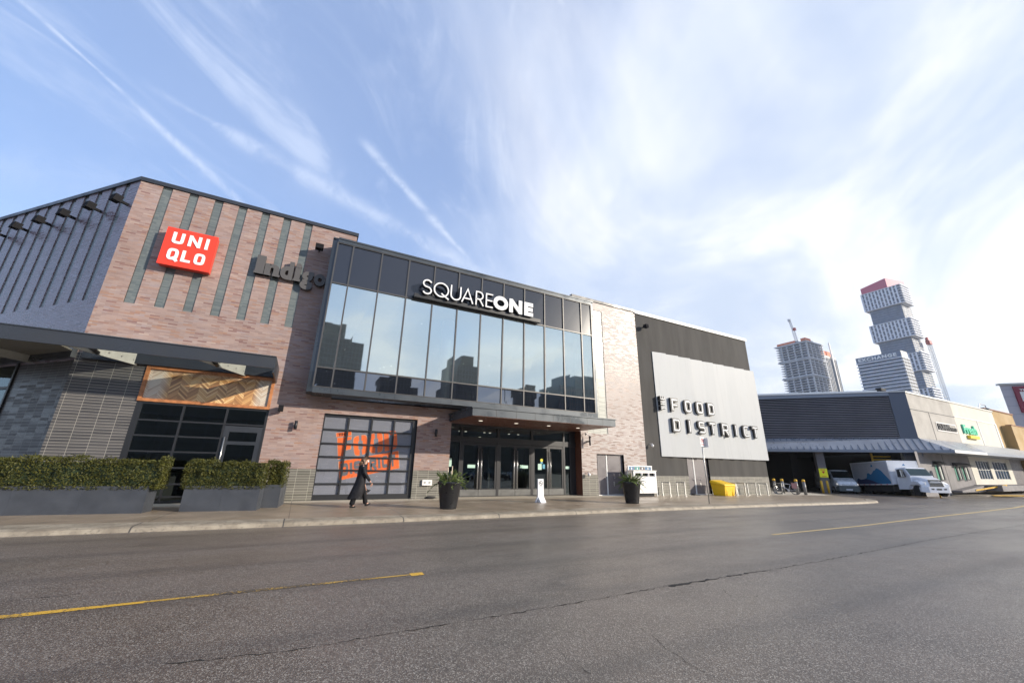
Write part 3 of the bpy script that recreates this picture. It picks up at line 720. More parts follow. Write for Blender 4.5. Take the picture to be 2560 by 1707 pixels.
# room behind the glass box
mb = MB(); mb.quad(FRONT(0, 4.66, YB+.15), FRONT(14.8, 4.66, YB+.15), FRONT(14.8, 4.66, 7), FRONT(0, 4.66, 7)); mb.quad(FRONT(0, 9.5, YB+.15), FRONT(14.8, 9.5, YB+.15), FRONT(14.8, 9.5, 7), FRONT(0, 9.5, 7))
mb.quad(FRONT(0, 4.6, 7), FRONT(14.8, 4.6, 7), FRONT(14.8, 9.5, 7), FRONT(0, 9.5, 7)); mb.quad(FRONT(0, 4.6, 0), FRONT(0, 4.6, 7), FRONT(0, 9.5, 7), FRONT(0, 9.5, 0)); mb.quad(FRONT(14.8, 4.6, 0), FRONT(14.8, 4.6, 7), FRONT(14.8, 9.5, 7), FRONT(14.8, 9.5, 0))
obj('upper_room', mb, 'interior_wall', mall)
mb = MB(); mb.lathe([(.34, 4.7), (.34, 9.45)], (6.35, 20.3, 0), 20); o = obj('column', mb, 'white_gloss', mall)
mb = MB(); rnd = random.Random(3)
for i in range(26):
    x, y, z = rnd.uniform(.4, 14.4), rnd.uniform(19.2, 24), rnd.uniform(5.4, 9.2); mb.lathe([(.0, z-.03), (.035, z), (.0, z+.03)], (x, y, 0), 6)
tag(obj('string_lights', mb, 'lamp_glow', mall), kind='stuff')
# ---- entrance doors under the canopy
YD = .57; ent_x = [6.49, 7.25, 9.38, 11.48, 13.64, 14.08]
mb = MB()
mb.quad(FRONT(14.5, 0, -.02), FRONT(14.5, 3.67, -.02), FRONT(14.5, 3.67, YD+.1), FRONT(14.5, 0, YD+.1)); mb.quad(FRONT(6.49, 1.3, 0), FRONT(6.49, 3.67, 0), FRONT(6.49, 3.67, YD), FRONT(6.49, 1.3, YD))
obj('entrance_reveal', mb, 'soffit_brown', mall)
mb = MB()
for x, wd in zip(ent_x, (.05, .07, .07, .07, .06, .05)): mb.box(FRONT, x-wd, x+wd, .12, 3.67, YD-.06, YD+.08)
mb.box(FRONT, 14.08, 14.5, .12, 3.67, YD+.02, YD+.06)
mb.box(FRONT, 6.49, 14.5, 2.76, 3.05, YD-.05, YD+.07); mb.box(FRONT, 6.49, 14.5, 3.55, 3.67, YD-.05, YD+.07); mb.box(FRONT, 6.49, 14.5, .12, .16, YD-.05, YD+.07)
obj('entrance_frame', mb, 'door_black', mall)
for a, b_ in zip(ent_x, ent_x[1:]):
    mb = MB(); mb.quad(FRONT(a+.05, 3.05, YD+.02), FRONT(b_-.05, 3.05, YD+.02), FRONT(b_-.05, 3.55, YD+.02), FRONT(a+.05, 3.55, YD+.02)); obj('transom_pane', mb, 'glass_shop', mall)
for a, b_ in ((6.49, 7.25), (13.64, 14.08)):
    mb = MB(); mb.quad(FRONT(a+.05, .16, YD+.02), FRONT(b_-.05, .16, YD+.02), FRONT(b_-.05, 2.76, YD+.02), FRONT(a+.05, 2.76, YD+.02)); obj('side_pane', mb, 'glass_shop', mall)
pm('kick_plate', (.13, .13, .125), .4, .2, var=.08)
pm('sticker_mint', (.45, .66, .56), .5); pm('sticker_yellow', (.72, .66, .05), .5); pm('sticker_blue', (.08, .32, .45), .5)
for k, (a, b_) in enumerate(((7.32, 9.31), (9.45, 11.41), (11.55, 13.58))):
    mid = (a+b_)/2
    for s in (0, 1):
        x0, x1 = (a, mid-.01) if s == 0 else (mid+.01, b_)
        mb = MB(); mb.wall(FRONT, x0, x1, .47, 2.74, [(x0+.10, x1-.10, .50, 2.62, .04)], d=YD-.04); mb.quad(FRONT(x0, 2.74, YD-.04), FRONT(x1, 2.74, YD-.04), FRONT(x1, 2.74, YD), FRONT(x0, 2.74, YD))
        d = obj('entrance_door', mb, 'door_black', mall)
        mb = MB(); mb.box(FRONT, x0, x1, .16, .46, YD-.045, YD); obj('kick_plate', mb, 'kick_plate', d)
        mb = MB(); mb.quad(FRONT(x0+.1, .5, YD-.0), FRONT(x1-.1, .5, YD-.0), FRONT(x1-.1, 2.62, YD-.0), FRONT(x0+.1, 2.62, YD-.0)); obj('door_glass', mb, 'glass_shop', d)
        hx = x1-.09 if s == 0 else x0+.09
        mb = MB(); mb.smooth = True; mb.tube([FRONT(hx, .5, YD-.12), FRONT(hx, 2.45, YD-.12)], .02, 8); mb.smooth = False
        for z in (.75, 2.2): mb.tube([FRONT(hx, z, YD-.12), FRONT(hx, z, YD-.03)], .012, 6)
        obj('door_handle', mb, 'steel', d)
mb = MB()
for i, (a, b_, c, e, kk) in enumerate(((7.66, 8.08, 1.50, 1.66, 0), (10.82, 11.22, 1.52, 1.68, 0), (11.86, 12.10, 1.46, 1.78, 0), (12.16, 12.32, 1.52, 1.76, 2), (13.72, 14.0, 1.53, 1.68, 0), (6.55, 6.80, 1.55, 1.95, 0))):
    mb.mat(kk).quad(FRONT(a, c, YD-.055), FRONT(b_, c, YD-.055), FRONT(b_, e, YD-.055), FRONT(a, e, YD-.055))
mb.mat(1).lathe([(.09, -.001), (.09, .001)], FRONT(12.1, 1.97, YD-.056), 14, 'y'); mb.mat(2).quad(FRONT(12.02, 1.80, YD-.056), FRONT(12.18, 1.80, YD-.056), FRONT(12.18, 1.88, YD-.056), FRONT(12.02, 1.88, YD-.056))
mb.mat(0); mb.text('32', lambda x, z, d: FRONT(x, z, d), 10.7, 10.95, 1.54, 1.70, YD-.066, YD-.068, bold=.03)
obj('door_stickers', mb, ['sticker_mint', 'sticker_yellow', 'sticker_blue'], mall)
# vestibule behind the doors
mb = MB(); mb.quad(FRONT(6, .13, YD), FRONT(15, .13, YD), FRONT(15, .13, 9), FRONT(6, .13, 9)); mb.quad(FRONT(6, 3.7, YD+.1), FRONT(15, 3.7, YD+.1), FRONT(15, 3.7, 9), FRONT(6, 3.7, 9)); mb.quad(FRONT(6, .1, 9), FRONT(15, .1, 9), FRONT(15, 3.7, 9), FRONT(6, 3.7, 9))
mb.quad(FRONT(6.3, .1, YD), FRONT(6.3, .1, 9), FRONT(6.3, 3.7, 9), FRONT(6.3, 3.7, YD)); mb.quad(FRONT(14.55, .1, YD+.1), FRONT(14.55, .1, 9), FRONT(14.55, 3.7, 9), FRONT(14.55, 3.7, YD+.1))
for x in (8, 10.2, 12.6): mb.box(FRONT, x-.05, x+.05, .13, 2.7, 3.4, 3.5)
mb.box(FRONT, 6.3, 14.5, 2.7, 2.85, 3.4, 3.5)
obj('vestibule', mb, 'interior_wall', mall)
mb = MB()
for x in (7, 8.7, 9.1, 10.4, 10.8, 12.2, 12.9):
    for y in (4.8,): mb.lathe([(.07, 3.66), (.07, 3.68)], (x, 19+y, 0), 10)
mb.box(FRONT, 10.1, 10.25, 3.05, 3.4, 5, 5.02)
objs('ceiling_light', mb, 'lamp_glow', mall)
# ---- sectional door with the painted logo
gd = MB(); GY = .12
gx = [.69, 1.715, 2.71, 3.72, 4.62]; gzs = [.34, .77, 1.32, 1.87, 2.42, 3.01, 3.60]
for i, x in enumerate(gx): gd.box(FRONT, x-.035 if i else x, x+.035 if i < 4 else 4.77, .12, 3.67, GY-.03, GY+.04)
for z in gzs[1:-1]: gd.box(FRONT, .69, 4.77, z-.03, z+.03, GY-.022, GY+.04)
gd.box(FRONT, .69, 4.77, .12, .34, GY-.025, GY+.04); gd.box(FRONT, .69, 4.77, 3.57, 3.67, GY-.026, GY+.04)
gdoor = obj('sectional_door', gd, 'black_metal', mall)
for i in range(4):
    for j in range(6):
        mb = MB(); t1, t2 = random.uniform(-.006, .006), random.uniform(-.004, .004)
        a, b_, c, e = gx[i]+.03, gx[i+1]-.03, gzs[j]+.02, gzs[j+1]-.02
        mb.quad(FRONT(a, c, GY+.01+t1), FRONT(b_, c, GY+.01-t1), FRONT(b_, e, GY+.01+t2-t1), FRONT(a, e, GY+.01+t2+t1)); obj('door_pane', mb, 'glass_garage', gdoor)
mb = MB(); mb.quad(FRONT(.7, .12, GY+.06), FRONT(4.75, .12, GY+.06), FRONT(4.75, 3.66, GY+.06), FRONT(.7, 3.66, GY+.06)); obj('grey_film', mb, 'film_grey', gdoor)
lg = MB(); GD = GY+.055
def poly(k, pts, dd=0.): lg.mat(k).quad(*[FRONT(x, z, GD-dd) for x, z in pts])
def quadmap(Q):     # bilinear map of the unit square on four corners (bl, br, tr, tl)
    return lambda x, y, d: FRONT(*[(Q[0][i]*(1-x)+Q[1][i]*x)*(1-y)+(Q[3][i]*(1-x)+Q[2][i]*x)*y for i in (0, 1)], d)
def inset(p, k=.03):
    cx = sum(q[0] for q in p)/len(p); cz = sum(q[1] for q in p)/len(p); out = []
    for x, z in p:
        l = math.hypot(x-cx, z-cz); out.append((x-(x-cx)/l*k, z-(z-cz)/l*k))
    return out
def outlined(p): poly(0, p); lgp = inset(p, -.018); poly(1, lgp, -.002)
outlined([(1.30, 2.70), (1.90, 2.80), (1.88, 2.97), (1.27, 2.87)])
outlined([(1.34, 2.66), (1.92, 2.75), (1.92, 2.62), (1.68, 2.55), (1.66, 2.38), (1.94, 2.43), (1.95, 2.21), (1.68, 2.14), (1.72, 1.84), (1.50, 1.77)])
for Q in ([(2.15, 1.90), (2.68, 2.05), (2.56, 2.88), (1.98, 2.74)], [(2.78, 2.04), (3.35, 2.14), (3.24, 3.01), (2.64, 2.89)]):
    q = quadmap(Q)
    for cxm in (0, 1):      # the two halves of a stencil O
        out = loop(.5, .5, .5, .5, 91.5, 268.5, 14, .45) if cxm == 0 else loop(.5, .5, .5, .5, -88.5, 88.5, 14, .45)
        inn = loop(.5, .5, .17, .23, 94, 266, 14, .3) if cxm == 0 else loop(.5, .5, .17, .23, -86, 86, 14, .3)
        for kk, g_, dd in ((0, 0, 0), (1, .03, -.002)):
            n = len(out); V = []
            for (a, b_), (c, e) in zip(out, inn): V += [q(a+(a-.5)*g_*1.4, b_+(b_-.5)*g_, GD-dd), q(c-(c-.5)*g_*2, e-(e-.5)*g_, GD-dd)]
            lg.mat(kk).add(V, [(2*i, 2*i+2, 2*i+3, 2*i+1) for i in range(n-1)])
q = quadmap([(3.43, 2.16), (4.0, 2.30), (3.86, 3.16), (3.29, 3.01)])
lg.mat(0).quad(q(0, 0, GD), q(.36, 0, GD), q(.36, 1, GD), q(0, 1, GD))
out = loop(.44, .5, .56, .5, -90, 90, 14, .5); inn = loop(.46, .5, .20, .28, -90, 90, 14, .35)
V = []
for (a, b_), (c, e) in zip(out, inn): V += [q(a, b_, GD), q(c, e, GD)]
lg.add(V, [(2*i, 2*i+2, 2*i+3, 2*i+1) for i in range(14)])
outlined([(1.67, .91), (4.16, 1.44), (4.04, 2.21), (1.54, 1.67)])
q = quadmap([(1.72, 1.02), (4.10, 1.53), (4.0, 2.12), (1.62, 1.62)])
lx = 0.0
for ch, wd in zip('DISTRICT', (.125, .05, .12, .11, .125, .05, .12, .11)):
    for j, (pts, cl) in enumerate(glyph(ch, 1., .32 if ch not in 'I' else .9, .45)):
        if ch == 'I': pts = [(.5, .06), (.5, .94)]
        P = lambda x, y, d, a=lx, wd=wd: q(a+x*wd, .06+y*.88, d)
        # strokes measured in the skewed square: thin bars
        lg.mat(2).stroke([(x, y) for x, y in pts], .30 if ch != 'I' else .85, cl, P, GD-.004-.001*j, GD-.004-.001*j)
    lx += wd+.021
q = quadmap([(1.36, 2.73), (1.80, 2.80), (1.79, 2.93), (1.35, 2.86)])
lg.mat(2).text('THE', q, .0, .9, .05, .95, GD-.004, GD-.004, bold=.03)
obj('painted_logo', lg, ['orange_vinyl', 'cream_line', 'grey_vinyl'], gdoor)
# ---- patio shopfront: timber sign panel over a black steel grid
mb = MB(); A, B_, C_, E_ = -5.6, -1.41, 3.65, 4.97; tt = .11
mb.box(FRONT, A, B_, E_-tt, E_, -.06, .06); mb.box(FRONT, A, B_, C_, C_+tt, -.06, .06); mb.box(FRONT, A, A+tt, C_+tt, E_-tt, -.06, .06); mb.box(FRONT, B_-tt, B_, C_+tt, E_-tt, -.06, .06)
wp = obj('timber_sign_panel', mb, 'wood_frame', mall)
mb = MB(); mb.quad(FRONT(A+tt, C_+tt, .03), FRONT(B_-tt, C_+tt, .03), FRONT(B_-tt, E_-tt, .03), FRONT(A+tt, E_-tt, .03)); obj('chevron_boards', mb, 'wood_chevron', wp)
mb = MB(); cx_ = [-5.6, -4.19, -2.82, -1.41]; rz_ = [.12, .34, .77, 1.33, 1.89, 2.44, 2.99, 3.65]
mb.box(FRONT, -5.6, -5.42, .12, 3.65, .0, .08); mb.box(FRONT, -1.50, -1.41, .12, 3.65, .0, .08)
for x in cx_[1:3]: mb.box(FRONT, x-.035, x+.035, .12, 3.65, .0, .08)
for z in rz_[1:-1]: mb.box(FRONT, -5.6, -2.82 if z < 2.9 else -1.41, z-.03, z+.03, .008, .08)
mb.box(FRONT, -5.6, -1.41, .12, .2, .004, .08); mb.box(FRONT, -5.6, -1.41, 3.57, 3.65, .004, .08)
sf = obj('shopfront_frame', mb, 'black_metal', mall)
for i in range(3):
    for j in range(7):
        if i == 2 and j < 6: continue
        a, b_, c, e = cx_[i]+.03, cx_[i+1]-.03, rz_[j]+.02, rz_[j+1]-.02
        mb = MB(); mb.quad(FRONT(a, c, .05), FRONT(b_, c, .05), FRONT(b_, e, .05), FRONT(a, e, .05)); obj('shop_pane', mb, 'glass_shop', sf)
mb = MB(); mb.wall(FRONT, -2.78, -1.5, .14, 2.93, [(-2.6, -1.66, 2.35, 2.70, .04), (-2.6, -1.66, 1.15, 2.22, .04), (-2.6, -1.66, .4, 1.05, .04)], d=.01)
dd_ = obj('shop_door', mb, 'charcoal_metal', mall)
mb = MB(); mb.quad(FRONT(-2.6, .4, .05), FRONT(-1.66, .4, .05), FRONT(-1.66, 2.7, .05), FRONT(-2.6, 2.7, .05)); obj('door_glass', mb, 'glass_shop', dd_)
mb = MB(); mb.smooth = True; mb.tube([FRONT(-2.70, .9, -.06), FRONT(-2.70, 2.5, -.06)], .022, 8); obj('door_handle', mb, 'steel', dd_)
mb = MB()
mb.quad(FRONT(-7, .13, .1), FRONT(0, .13, .1), FRONT(0, .13, 7), FRONT(-7, .13, 7)); mb.quad(FRONT(-7, .1, 7), FRONT(0, .1, 7), FRONT(0, 5, 7), FRONT(-7, 5, 7)); mb.quad(FRONT(-7, 3.7, .1), FRONT(0, 3.7, .1), FRONT(0, 3.7, 7), FRONT(-7, 3.7, 7))
mb.box(FRONT, -5.2, -4.4, .13, 1.1, 2.5, 3.2); mb.box(FRONT, -3.9, -2.9, .13, .9, 3.5, 4.2)
obj('shop_room', mb, 'interior_wall', mall)
# ---- glazed corner further left on the angled wall
mb = MB()
for u in (3.32, 5.1, 6.9, 8.7, 12): mb.box(DIAG, u-.05, u+.05, 0, 5.3, -.05, .1)
for z in (.15, .95, 2.6, 4.05, 5.25): mb.box(DIAG, 3.32, 12, z-.05, z+.05, -.04, .1)
ga = obj('corner_glazing_frame', mb, 'black_metal', mall)
for a, b_ in zip((3.37, 5.15, 6.95, 8.75), (5.05, 6.85, 8.65, 11.95)):
    for c, e in ((.2, .9), (1, 2.55), (2.65, 4.0), (4.1, 5.2)):
        mb = MB(); mb.quad(DIAG(a, c, .02), DIAG(b_, c, .02), DIAG(b_, e, .02), DIAG(a, e, .02)); obj('corner_pane', mb, 'glass_shop', ga)
mb = MB(); mb.quad(DIAG(3, .1, 5), DIAG(14, .1, 5), DIAG(14, 6, 5), DIAG(3, 6, 5)); mb.quad(DIAG(3.3, .1, .1), DIAG(3.3, .1, 5), DIAG(3.3, 6, 5), DIAG(3.3, 6, .1)); mb.quad(DIAG(3, 5.3, .1), DIAG(14, 5.3, .1), DIAG(14, 5.3, 5), DIAG(3, 5.3, 5))
mb.quad(DIAG(3, .13, .1), DIAG(14, .13, .1), DIAG(14, .13, 5), DIAG(3, .13, 5)); obj('corner_room', mb, 'interior_wall', mall)
# ---- patio canopy: open steel frame, tapered arms, glass on top
YF = -2.3; c1 = MB()
c1.box(FRONT, -16, -1.36, 4.93, 5.36, YF, YF+.06); c1.box(FRONT, -16, -1.36, 5.36, 5.39, YF-.03, YF+.2)
c1.box(FRONT, -1.40, -1.35, 4.78, 5.36, YF+.06, 0)
c1.box(FRONT, -7.4, -1.36, 4.98, 5.42, -.16, -.02)
c1.box(DIAG, -.05, 12, 4.98, 5.42, -.16, -.02)
can1 = obj('patio_canopy', c1, 'charcoal_metal', mall)
for x, k in ((-2.52, 1), (-5.94, 1), (-9.3, 1.9), (-12.6, 2.8)):
    ye = 0.0 if k == 1 else (2.0 if k < 2 else 5.2); mb = MB()
    lx_ = 1.2*(ye-YF)/2.3; pa, pb = (x-lx_, YF+.06), (x, ye-.02); mb.prism([FRONT(pa[0], 5.36, pa[1]), FRONT(pa[0], 4.95, pa[1]), FRONT(pb[0], 4.93, pb[1]), FRONT(pb[0], 5.36, pb[1])], (.05, -.02, 0))
    am = obj('canopy_arm', mb, 'arm_metal', can1); mb = MB()
    for bi in range(4):
        yy = YF+.9+bi*.4; xx_ = x-1.2*(ye-yy)/2.3; mb.tube([FRONT(xx_+.05, 5.10, yy-.02), FRONT(xx_+.075, 5.10, yy-.03)], .025, 6)
    objs('bolt', mb, 'steel', am)
for x in (-3.3, -6.6): mb = MB(); mb.smooth = True; mb.tube([FRONT(x, 5.05, YF+.5), FRONT(x+.05, 4.98, YF+.9)], .07, 10); obj('canopy_spotlight', mb, 'black_metal', can1)
mb = MB(); mb.box(FRONT, -7.7, -1.4, 5.40, 5.415, YF+.02, -.02); obj('canopy_glass', mb, 'glass_roof', can1)
pm('soffit_beige', (.20, .185, .155), .6)
mb = MB(); A_ = [FRONT(-7.7, 5.20, YF+.1), FRONT(-7.7, 5.20, -.05), DIAG(12, 5.20, -.02), FRONT(-16, 5.20, YF+.1)]; mb.prism(A_, (0, 0, .06)); obj('corner_roof', mb, 'soffit_beige', can1)
# ---- entrance canopy
YC = -3.1; c2 = MB()
c2.box(FRONT, 6.35, 14.42, 3.69, 4.02, YC, YC+.05); c2.box(FRONT, 6.30, 14.47, 4.02, 4.07, YC-.04, .0)
c2.box(FRONT, 6.35, 6.40, 3.69, 4.02, YC+.05, -.02); c2.box(FRONT, 14.37, 14.42, 3.69, 4.02, YC+.05, -.02)
can2 = obj('entrance_canopy', c2, 'frame_metal', mall)
mb = MB(); mb.box(FRONT, 6.40, 14.37, 3.67, 3.70, YC+.02, -.01); mb.quad(FRONT(6.49, 3.668, -.01), FRONT(14.5, 3.668, -.01), FRONT(14.5, 3.668, YD), FRONT(6.49, 3.668, YD)); obj('canopy_soffit', mb, 'soffit_brown', can2)
mb = MB()
for x in (7.5, 8.51, 9.52, 10.53, 11.54, 12.57, 13.58): mb.box(FRONT, x-.012, x+.012, 3.69, 4.02, YC-.003, YC)
obj('fascia_joints', mb, 'black_metal', can2)
mb = MB()
for x in (7.44, 9.38, 11.31, 13.2): mb.lathe([(.10, 3.664), (.10, 3.669)], (x, 17.52, 0), 16)
objs('downlight', mb, 'lamp_glow', can2)
# ---- grey double door in the brick
def dbl(parent, a, b_, top, z0, dpt, split):
    for x0, x1 in ((a, split-.05), (split+.05, b_)):
        mb = MB(); mb.box(FRONT, x0+.03, x1-.01, z0+.03, top-.06, dpt-.03, dpt+.02); d = obj('steel_door', mb, 'door_grey', parent)
        mb = MB(); mb.smooth = True; mb.lathe([(.0, -.05), (.035, -.045), (.035, -.02), (.02, 0)], FRONT(x1-.12 if x0 == a else x0+.5, z0+.95, dpt-.03), 10, 'y'); obj('door_knob', mb, 'steel', d)
        if x0 != a:
            mb = MB()
            for z in (.3, 1.15, 2.0): mb.box(FRONT, x1-.06, x1-.02, z0+z, z0+z+.12, dpt-.045, dpt-.03)
            mb.box(FRONT, x0+.42, x0+.50, z0+.5, z0+.75, dpt-.045, dpt-.03); objs('door_hinge', mb, 'galvanised', d)
    mb = MB(); mb.box(FRONT, split-.045, split+.04, z0+.02, top-.06, dpt-.05, dpt); mb.box(FRONT, a, b_, z0, z0+.035, dpt-.1, dpt); obj('door_astragal', mb, 'coping_white', parent)
    mb = MB(); mb.wall(FRONT, a, b_, z0, top, [(a+.03, b_-.02, z0, top-.06, 0)], d=dpt-.035); obj('door_frame', mb, 'door_grey', parent)
dbl(mall, 15.64, 17.72, 2.42, .10, .16, 16.45)

# ================================================================== DARK STUCCO BUILDING
dark = thing('food_hall_building', 'dark grey stucco building with a large pleated silver sheet on its front', 'building', (26, 19, .05))
mb = MB(); D2 = (23.35, 25.55, -.1, 2.45, .16)
mb.wall(FRONT, 19.63, 32.35, 1.2, 12.2, [D2]); mb.quad(FRONT(32.35, -.3), FRONT(32.35, -.3, 60), FRONT(32.35, 12.2, 60), FRONT(32.35, 12.2))
obj('stucco_wall', mb, 'stucco_dark', dark)
mb = MB(); mb.wall(FRONT, 19.63, 32.33, -.3, 1.2, [D2], d=-.02); mb.quad(FRONT(19.63, 1.2, -.02), FRONT(32.33, 1.2, -.02), FRONT(32.33, 1.2), FRONT(19.63, 1.2)); mb.quad(FRONT(32.36, -.3, -.02), FRONT(32.36, -.3, 20), FRONT(32.36, 1.2, 20), FRONT(32.36, 1.2, -.02)); obj('tile_base', mb, 'base_tile', dark)
mb = MB(); mb.box(FRONT, 19.60, 32.42, 12.2, 12.42, -.08, .3); mb.box(FRONT, 32.1, 32.42, 12.2, 12.42, .3, 60); obj('coping', mb, 'coping_white', dark)
mb = MB(); mb.quad(FRONT(19.63, 12.1), FRONT(32.3, 12.1), FRONT(32.3, 12.1, 60), FRONT(19.63, 12.1, 60)); obj('roof', mb, 'roof_membrane', dark)
dbl(dark, 23.35, 25.55, 2.45, .03, .14, 24.12)
# pleated sheet: nine shallow folds, standing 0.4 m off the wall at the fold tips
mb = MB(); npl = 9; a0, a1 = 20.98, 32.55; V = []
for i in range(npl+1):
    u = a0+(a1-a0)*i/npl
    V += [(u, -.06)]
    if i < npl: V += [(u+(a1-a0)/npl*.93, -.20)]
for (u0, d0), (u1, d1) in zip(V, V[1:]): mb.quad(FRONT(u0, 2.42, d0), FRONT(u1, 2.42, d1), FRONT(u1, 9.55, d1), FRONT(u0, 9.55, d0))
for z in (2.42, 9.55): mb.add([FRONT(u, z, d) for u, d in V]+[FRONT(a1, z, -.02), FRONT(a0, z, -.02)], [tuple(range(len(V)+2))])
mb.quad(FRONT(a0, 2.42, -.02), FRONT(a0, 9.55, -.02), FRONT(a0, 9.55, V[0][1]), FRONT(a0, 2.42, V[0][1])); mb.quad(FRONT(a1, 2.42, -.02), FRONT(a1, 9.55, -.02), FRONT(a1, 9.55, V[-1][1]), FRONT(a1, 2.42, V[-1][1]))
obj('silver_sheet', mb, 'sheet_silver', dark)

# ================================================================== SERVICE BUILDING WITH LOADING DOCK
srv = thing('service_building', 'louvred grey service building with a standing seam canopy over its loading dock', 'building', (53.63, 16.37, -.3))
mb = MB(); mb.mat(1).box(DOCK, 1.42, 24, 5.0, 9.22, .10, .14); mb.mat(0); nl = 23
for i in range(nl):
    z = 5.06+i*(9.2-5.06)/nl; mb.hexa([DOCK(1.42, z, -.10), DOCK(24, z, -.10), DOCK(24, z+.02, .08), DOCK(1.42, z+.02, .08), DOCK(1.42, z+.09, -.03), DOCK(24, z+.09, -.03), DOCK(24, z+.10, .08), DOCK(1.42, z+.10, .08)])
obj('louvred_wall', mb, ['louvre', 'dark_void'], srv)
mb = MB(); mb.box(DOCK, 0, 1.42, 3.3, 9.57, -.10, .3); obj('corner_pier', mb, 'louvre_frame', srv)
mb = MB(); mb.box(DOCK, 1.42, 24, 9.22, 9.55, -.14, .3); obj('roof_fascia', mb, 'fascia_blue', srv)
mb = MB(); mb.box(DOCK, .0, 24, 9.58, 9.68, -.2, .35); mb.box(DOCK, 2, 24, 9.68, 9.92, .5, .7); obj('roof_flashing', mb, 'coping_white', srv)
# canopy wraps the corner
mb = MB(); ev0, ev1 = DOCK(24, 3.86, -1.35), Vector((54.6, 14.35, 3.86)); ev2 = Vector((62.6, 14.2, 3.86)); tp0, tp1, tp2 = DOCK(24, 5.0, -.05), DOCK(0, 5.0, -.05), Vector((66.1, 16.3, 5.02))
mb.quad(ev0, ev1, tp1, tp0); mb.quad(ev1, ev2, tp2, tp1)
obj('canopy_roof', mb, 'canopy_roof', srv)
mb = MB(); nse = 44
for i in range(nse):
    k = (i+.5)/nse; a_ = ev0.lerp(ev1, k); b_ = DOCK(24-24*k, 5.0, -.05)
    b_ = a_+Vector((S2, S2, 0))*((b_-a_).dot(Vector((S2, S2, 0))))+Vector((0, 0, 1.14)); u_ = Vector((-S2, S2, 0))*.035
    if (b_-Vector((53.63, 16.37, 0))).dot(Vector((-S2, S2, 0))) < 0: b_ = a_.lerp(b_, max(0.05, 1+((b_-Vector((53.63, 16.37, 0))).dot(Vector((-S2, S2, 0))))/1.6))
    mb.prism([a_-u_, a_+u_, b_+u_, b_-u_], (0, 0, .07))
obj('standing_seams', mb, 'louvre_frame', srv)
mb = MB(); dz_ = Vector((0, 0, -.26))
for a_, b_ in ((ev0, ev1), (ev1, ev2)): mb.quad(a_, b_, b_+dz_, a_+dz_)
mb.quad(ev0+dz_, ev1+dz_, DOCK(0, 3.6, 0), DOCK(24, 3.6, 0)); mb.quad(ev1+dz_, ev2+dz_, Vector((66, 16.37, 3.6)), DOCK(0, 3.6, 0))
o = obj('canopy_fascia', mb, ['fascia_blue', 'coping_white'], srv); o.data.polygons[1].material_index = 1
# dock opening: soffit, dark walls, pillar
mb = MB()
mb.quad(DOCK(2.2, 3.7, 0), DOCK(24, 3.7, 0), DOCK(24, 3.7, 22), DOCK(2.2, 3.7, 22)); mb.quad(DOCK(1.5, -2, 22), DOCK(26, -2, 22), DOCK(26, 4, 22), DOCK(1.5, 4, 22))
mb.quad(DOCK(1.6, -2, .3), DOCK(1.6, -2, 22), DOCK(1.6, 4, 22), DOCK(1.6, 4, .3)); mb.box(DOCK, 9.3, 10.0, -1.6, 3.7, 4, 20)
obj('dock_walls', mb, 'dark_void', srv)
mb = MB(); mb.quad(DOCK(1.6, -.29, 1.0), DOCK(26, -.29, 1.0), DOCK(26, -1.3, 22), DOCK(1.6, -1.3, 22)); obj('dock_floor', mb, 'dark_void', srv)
mb = MB(); mb.box(DOCK, 8.25, 8.95, -.4, 3.62, -.3, .35); obj('pillar', mb, 'door_grey', srv)
mb = MB()
for z in (2.6, 2.9, 3.2): mb.box(DOCK, 2.0, 3.6, z, z+.12, 1.2, 1.3)
mb.box(DOCK, 3.5, 3.66, .5, 3.6, 1.1, 1.2); obj('dock_guide', mb, 'yellow_paint', srv)
# front facing along the street: grey, then cream section
mb = MB(); mb.wall(FAR, 53.63, 65.2, 4.9, 9.52); mb.quad(FAR(53.63, 9.5), FAR(80, 9.5), FAR(80, 9.5, 30), DOCK(24, 9.5, 20), DOCK(24, 9.5)); obj('grey_render_wall', mb, 'render_grey', srv)
mb = MB(); mb.box(FAR, 53.7, 65.2, 7.84, 7.90, -.015, .0); mb.box(FAR, 58.18, 58.26, 4.9, 7.84, -.015, 0); obj('render_joints', mb, 'black_metal', srv)
mb = MB(); mb.wall(FAR, 65.2, 79.2, 4.9, 9.55); mb.quad(FAR(79.2, 0), FAR(79.2, 9.55), FAR(79.2, 9.55, 20), FAR(79.2, 0, 20)); obj('cream_render_wall', mb, 'render_cream', srv)
mb = MB(); mb.box(FAR, 72.2, 72.34, 4.9, 7.9, -.04, 0); mb.box(FAR, 65.25, 79.1, 7.9, 8.0, -.04, 0); mb.box(FAR, 78.6, 79.1, 4.9, 7.9, -.05, 0); obj('render_trim', mb, 'white_paint', srv)
mb = MB(); mb.box(FAR, 53.6, 79.3, 9.52, 9.68, -.08, .3); obj('coping', mb, 'galvanised', srv)
mb = MB()
H3 = [(55.6, 56.4, 1.05, 2.55, .1), (56.65, 57.35, 1.15, 2.45, .1), (60.5, 61.2, 1.1, 2.5, .1), (61.5, 62.1, 1.2, 2.45, .1), (62.5, 63.2, 1.1, 2.5, .1), (63.6, 64.3, 1.2, 2.45, .1)]
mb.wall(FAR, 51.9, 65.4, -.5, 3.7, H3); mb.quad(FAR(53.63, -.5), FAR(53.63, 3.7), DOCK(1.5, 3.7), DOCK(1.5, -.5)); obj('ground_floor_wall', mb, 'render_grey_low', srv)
mb = MB(); mb.box(FAR, 58.2, 58.26, -.4, 3.6, -.012, 0); obj('wall_joint', mb, 'black_metal', srv)
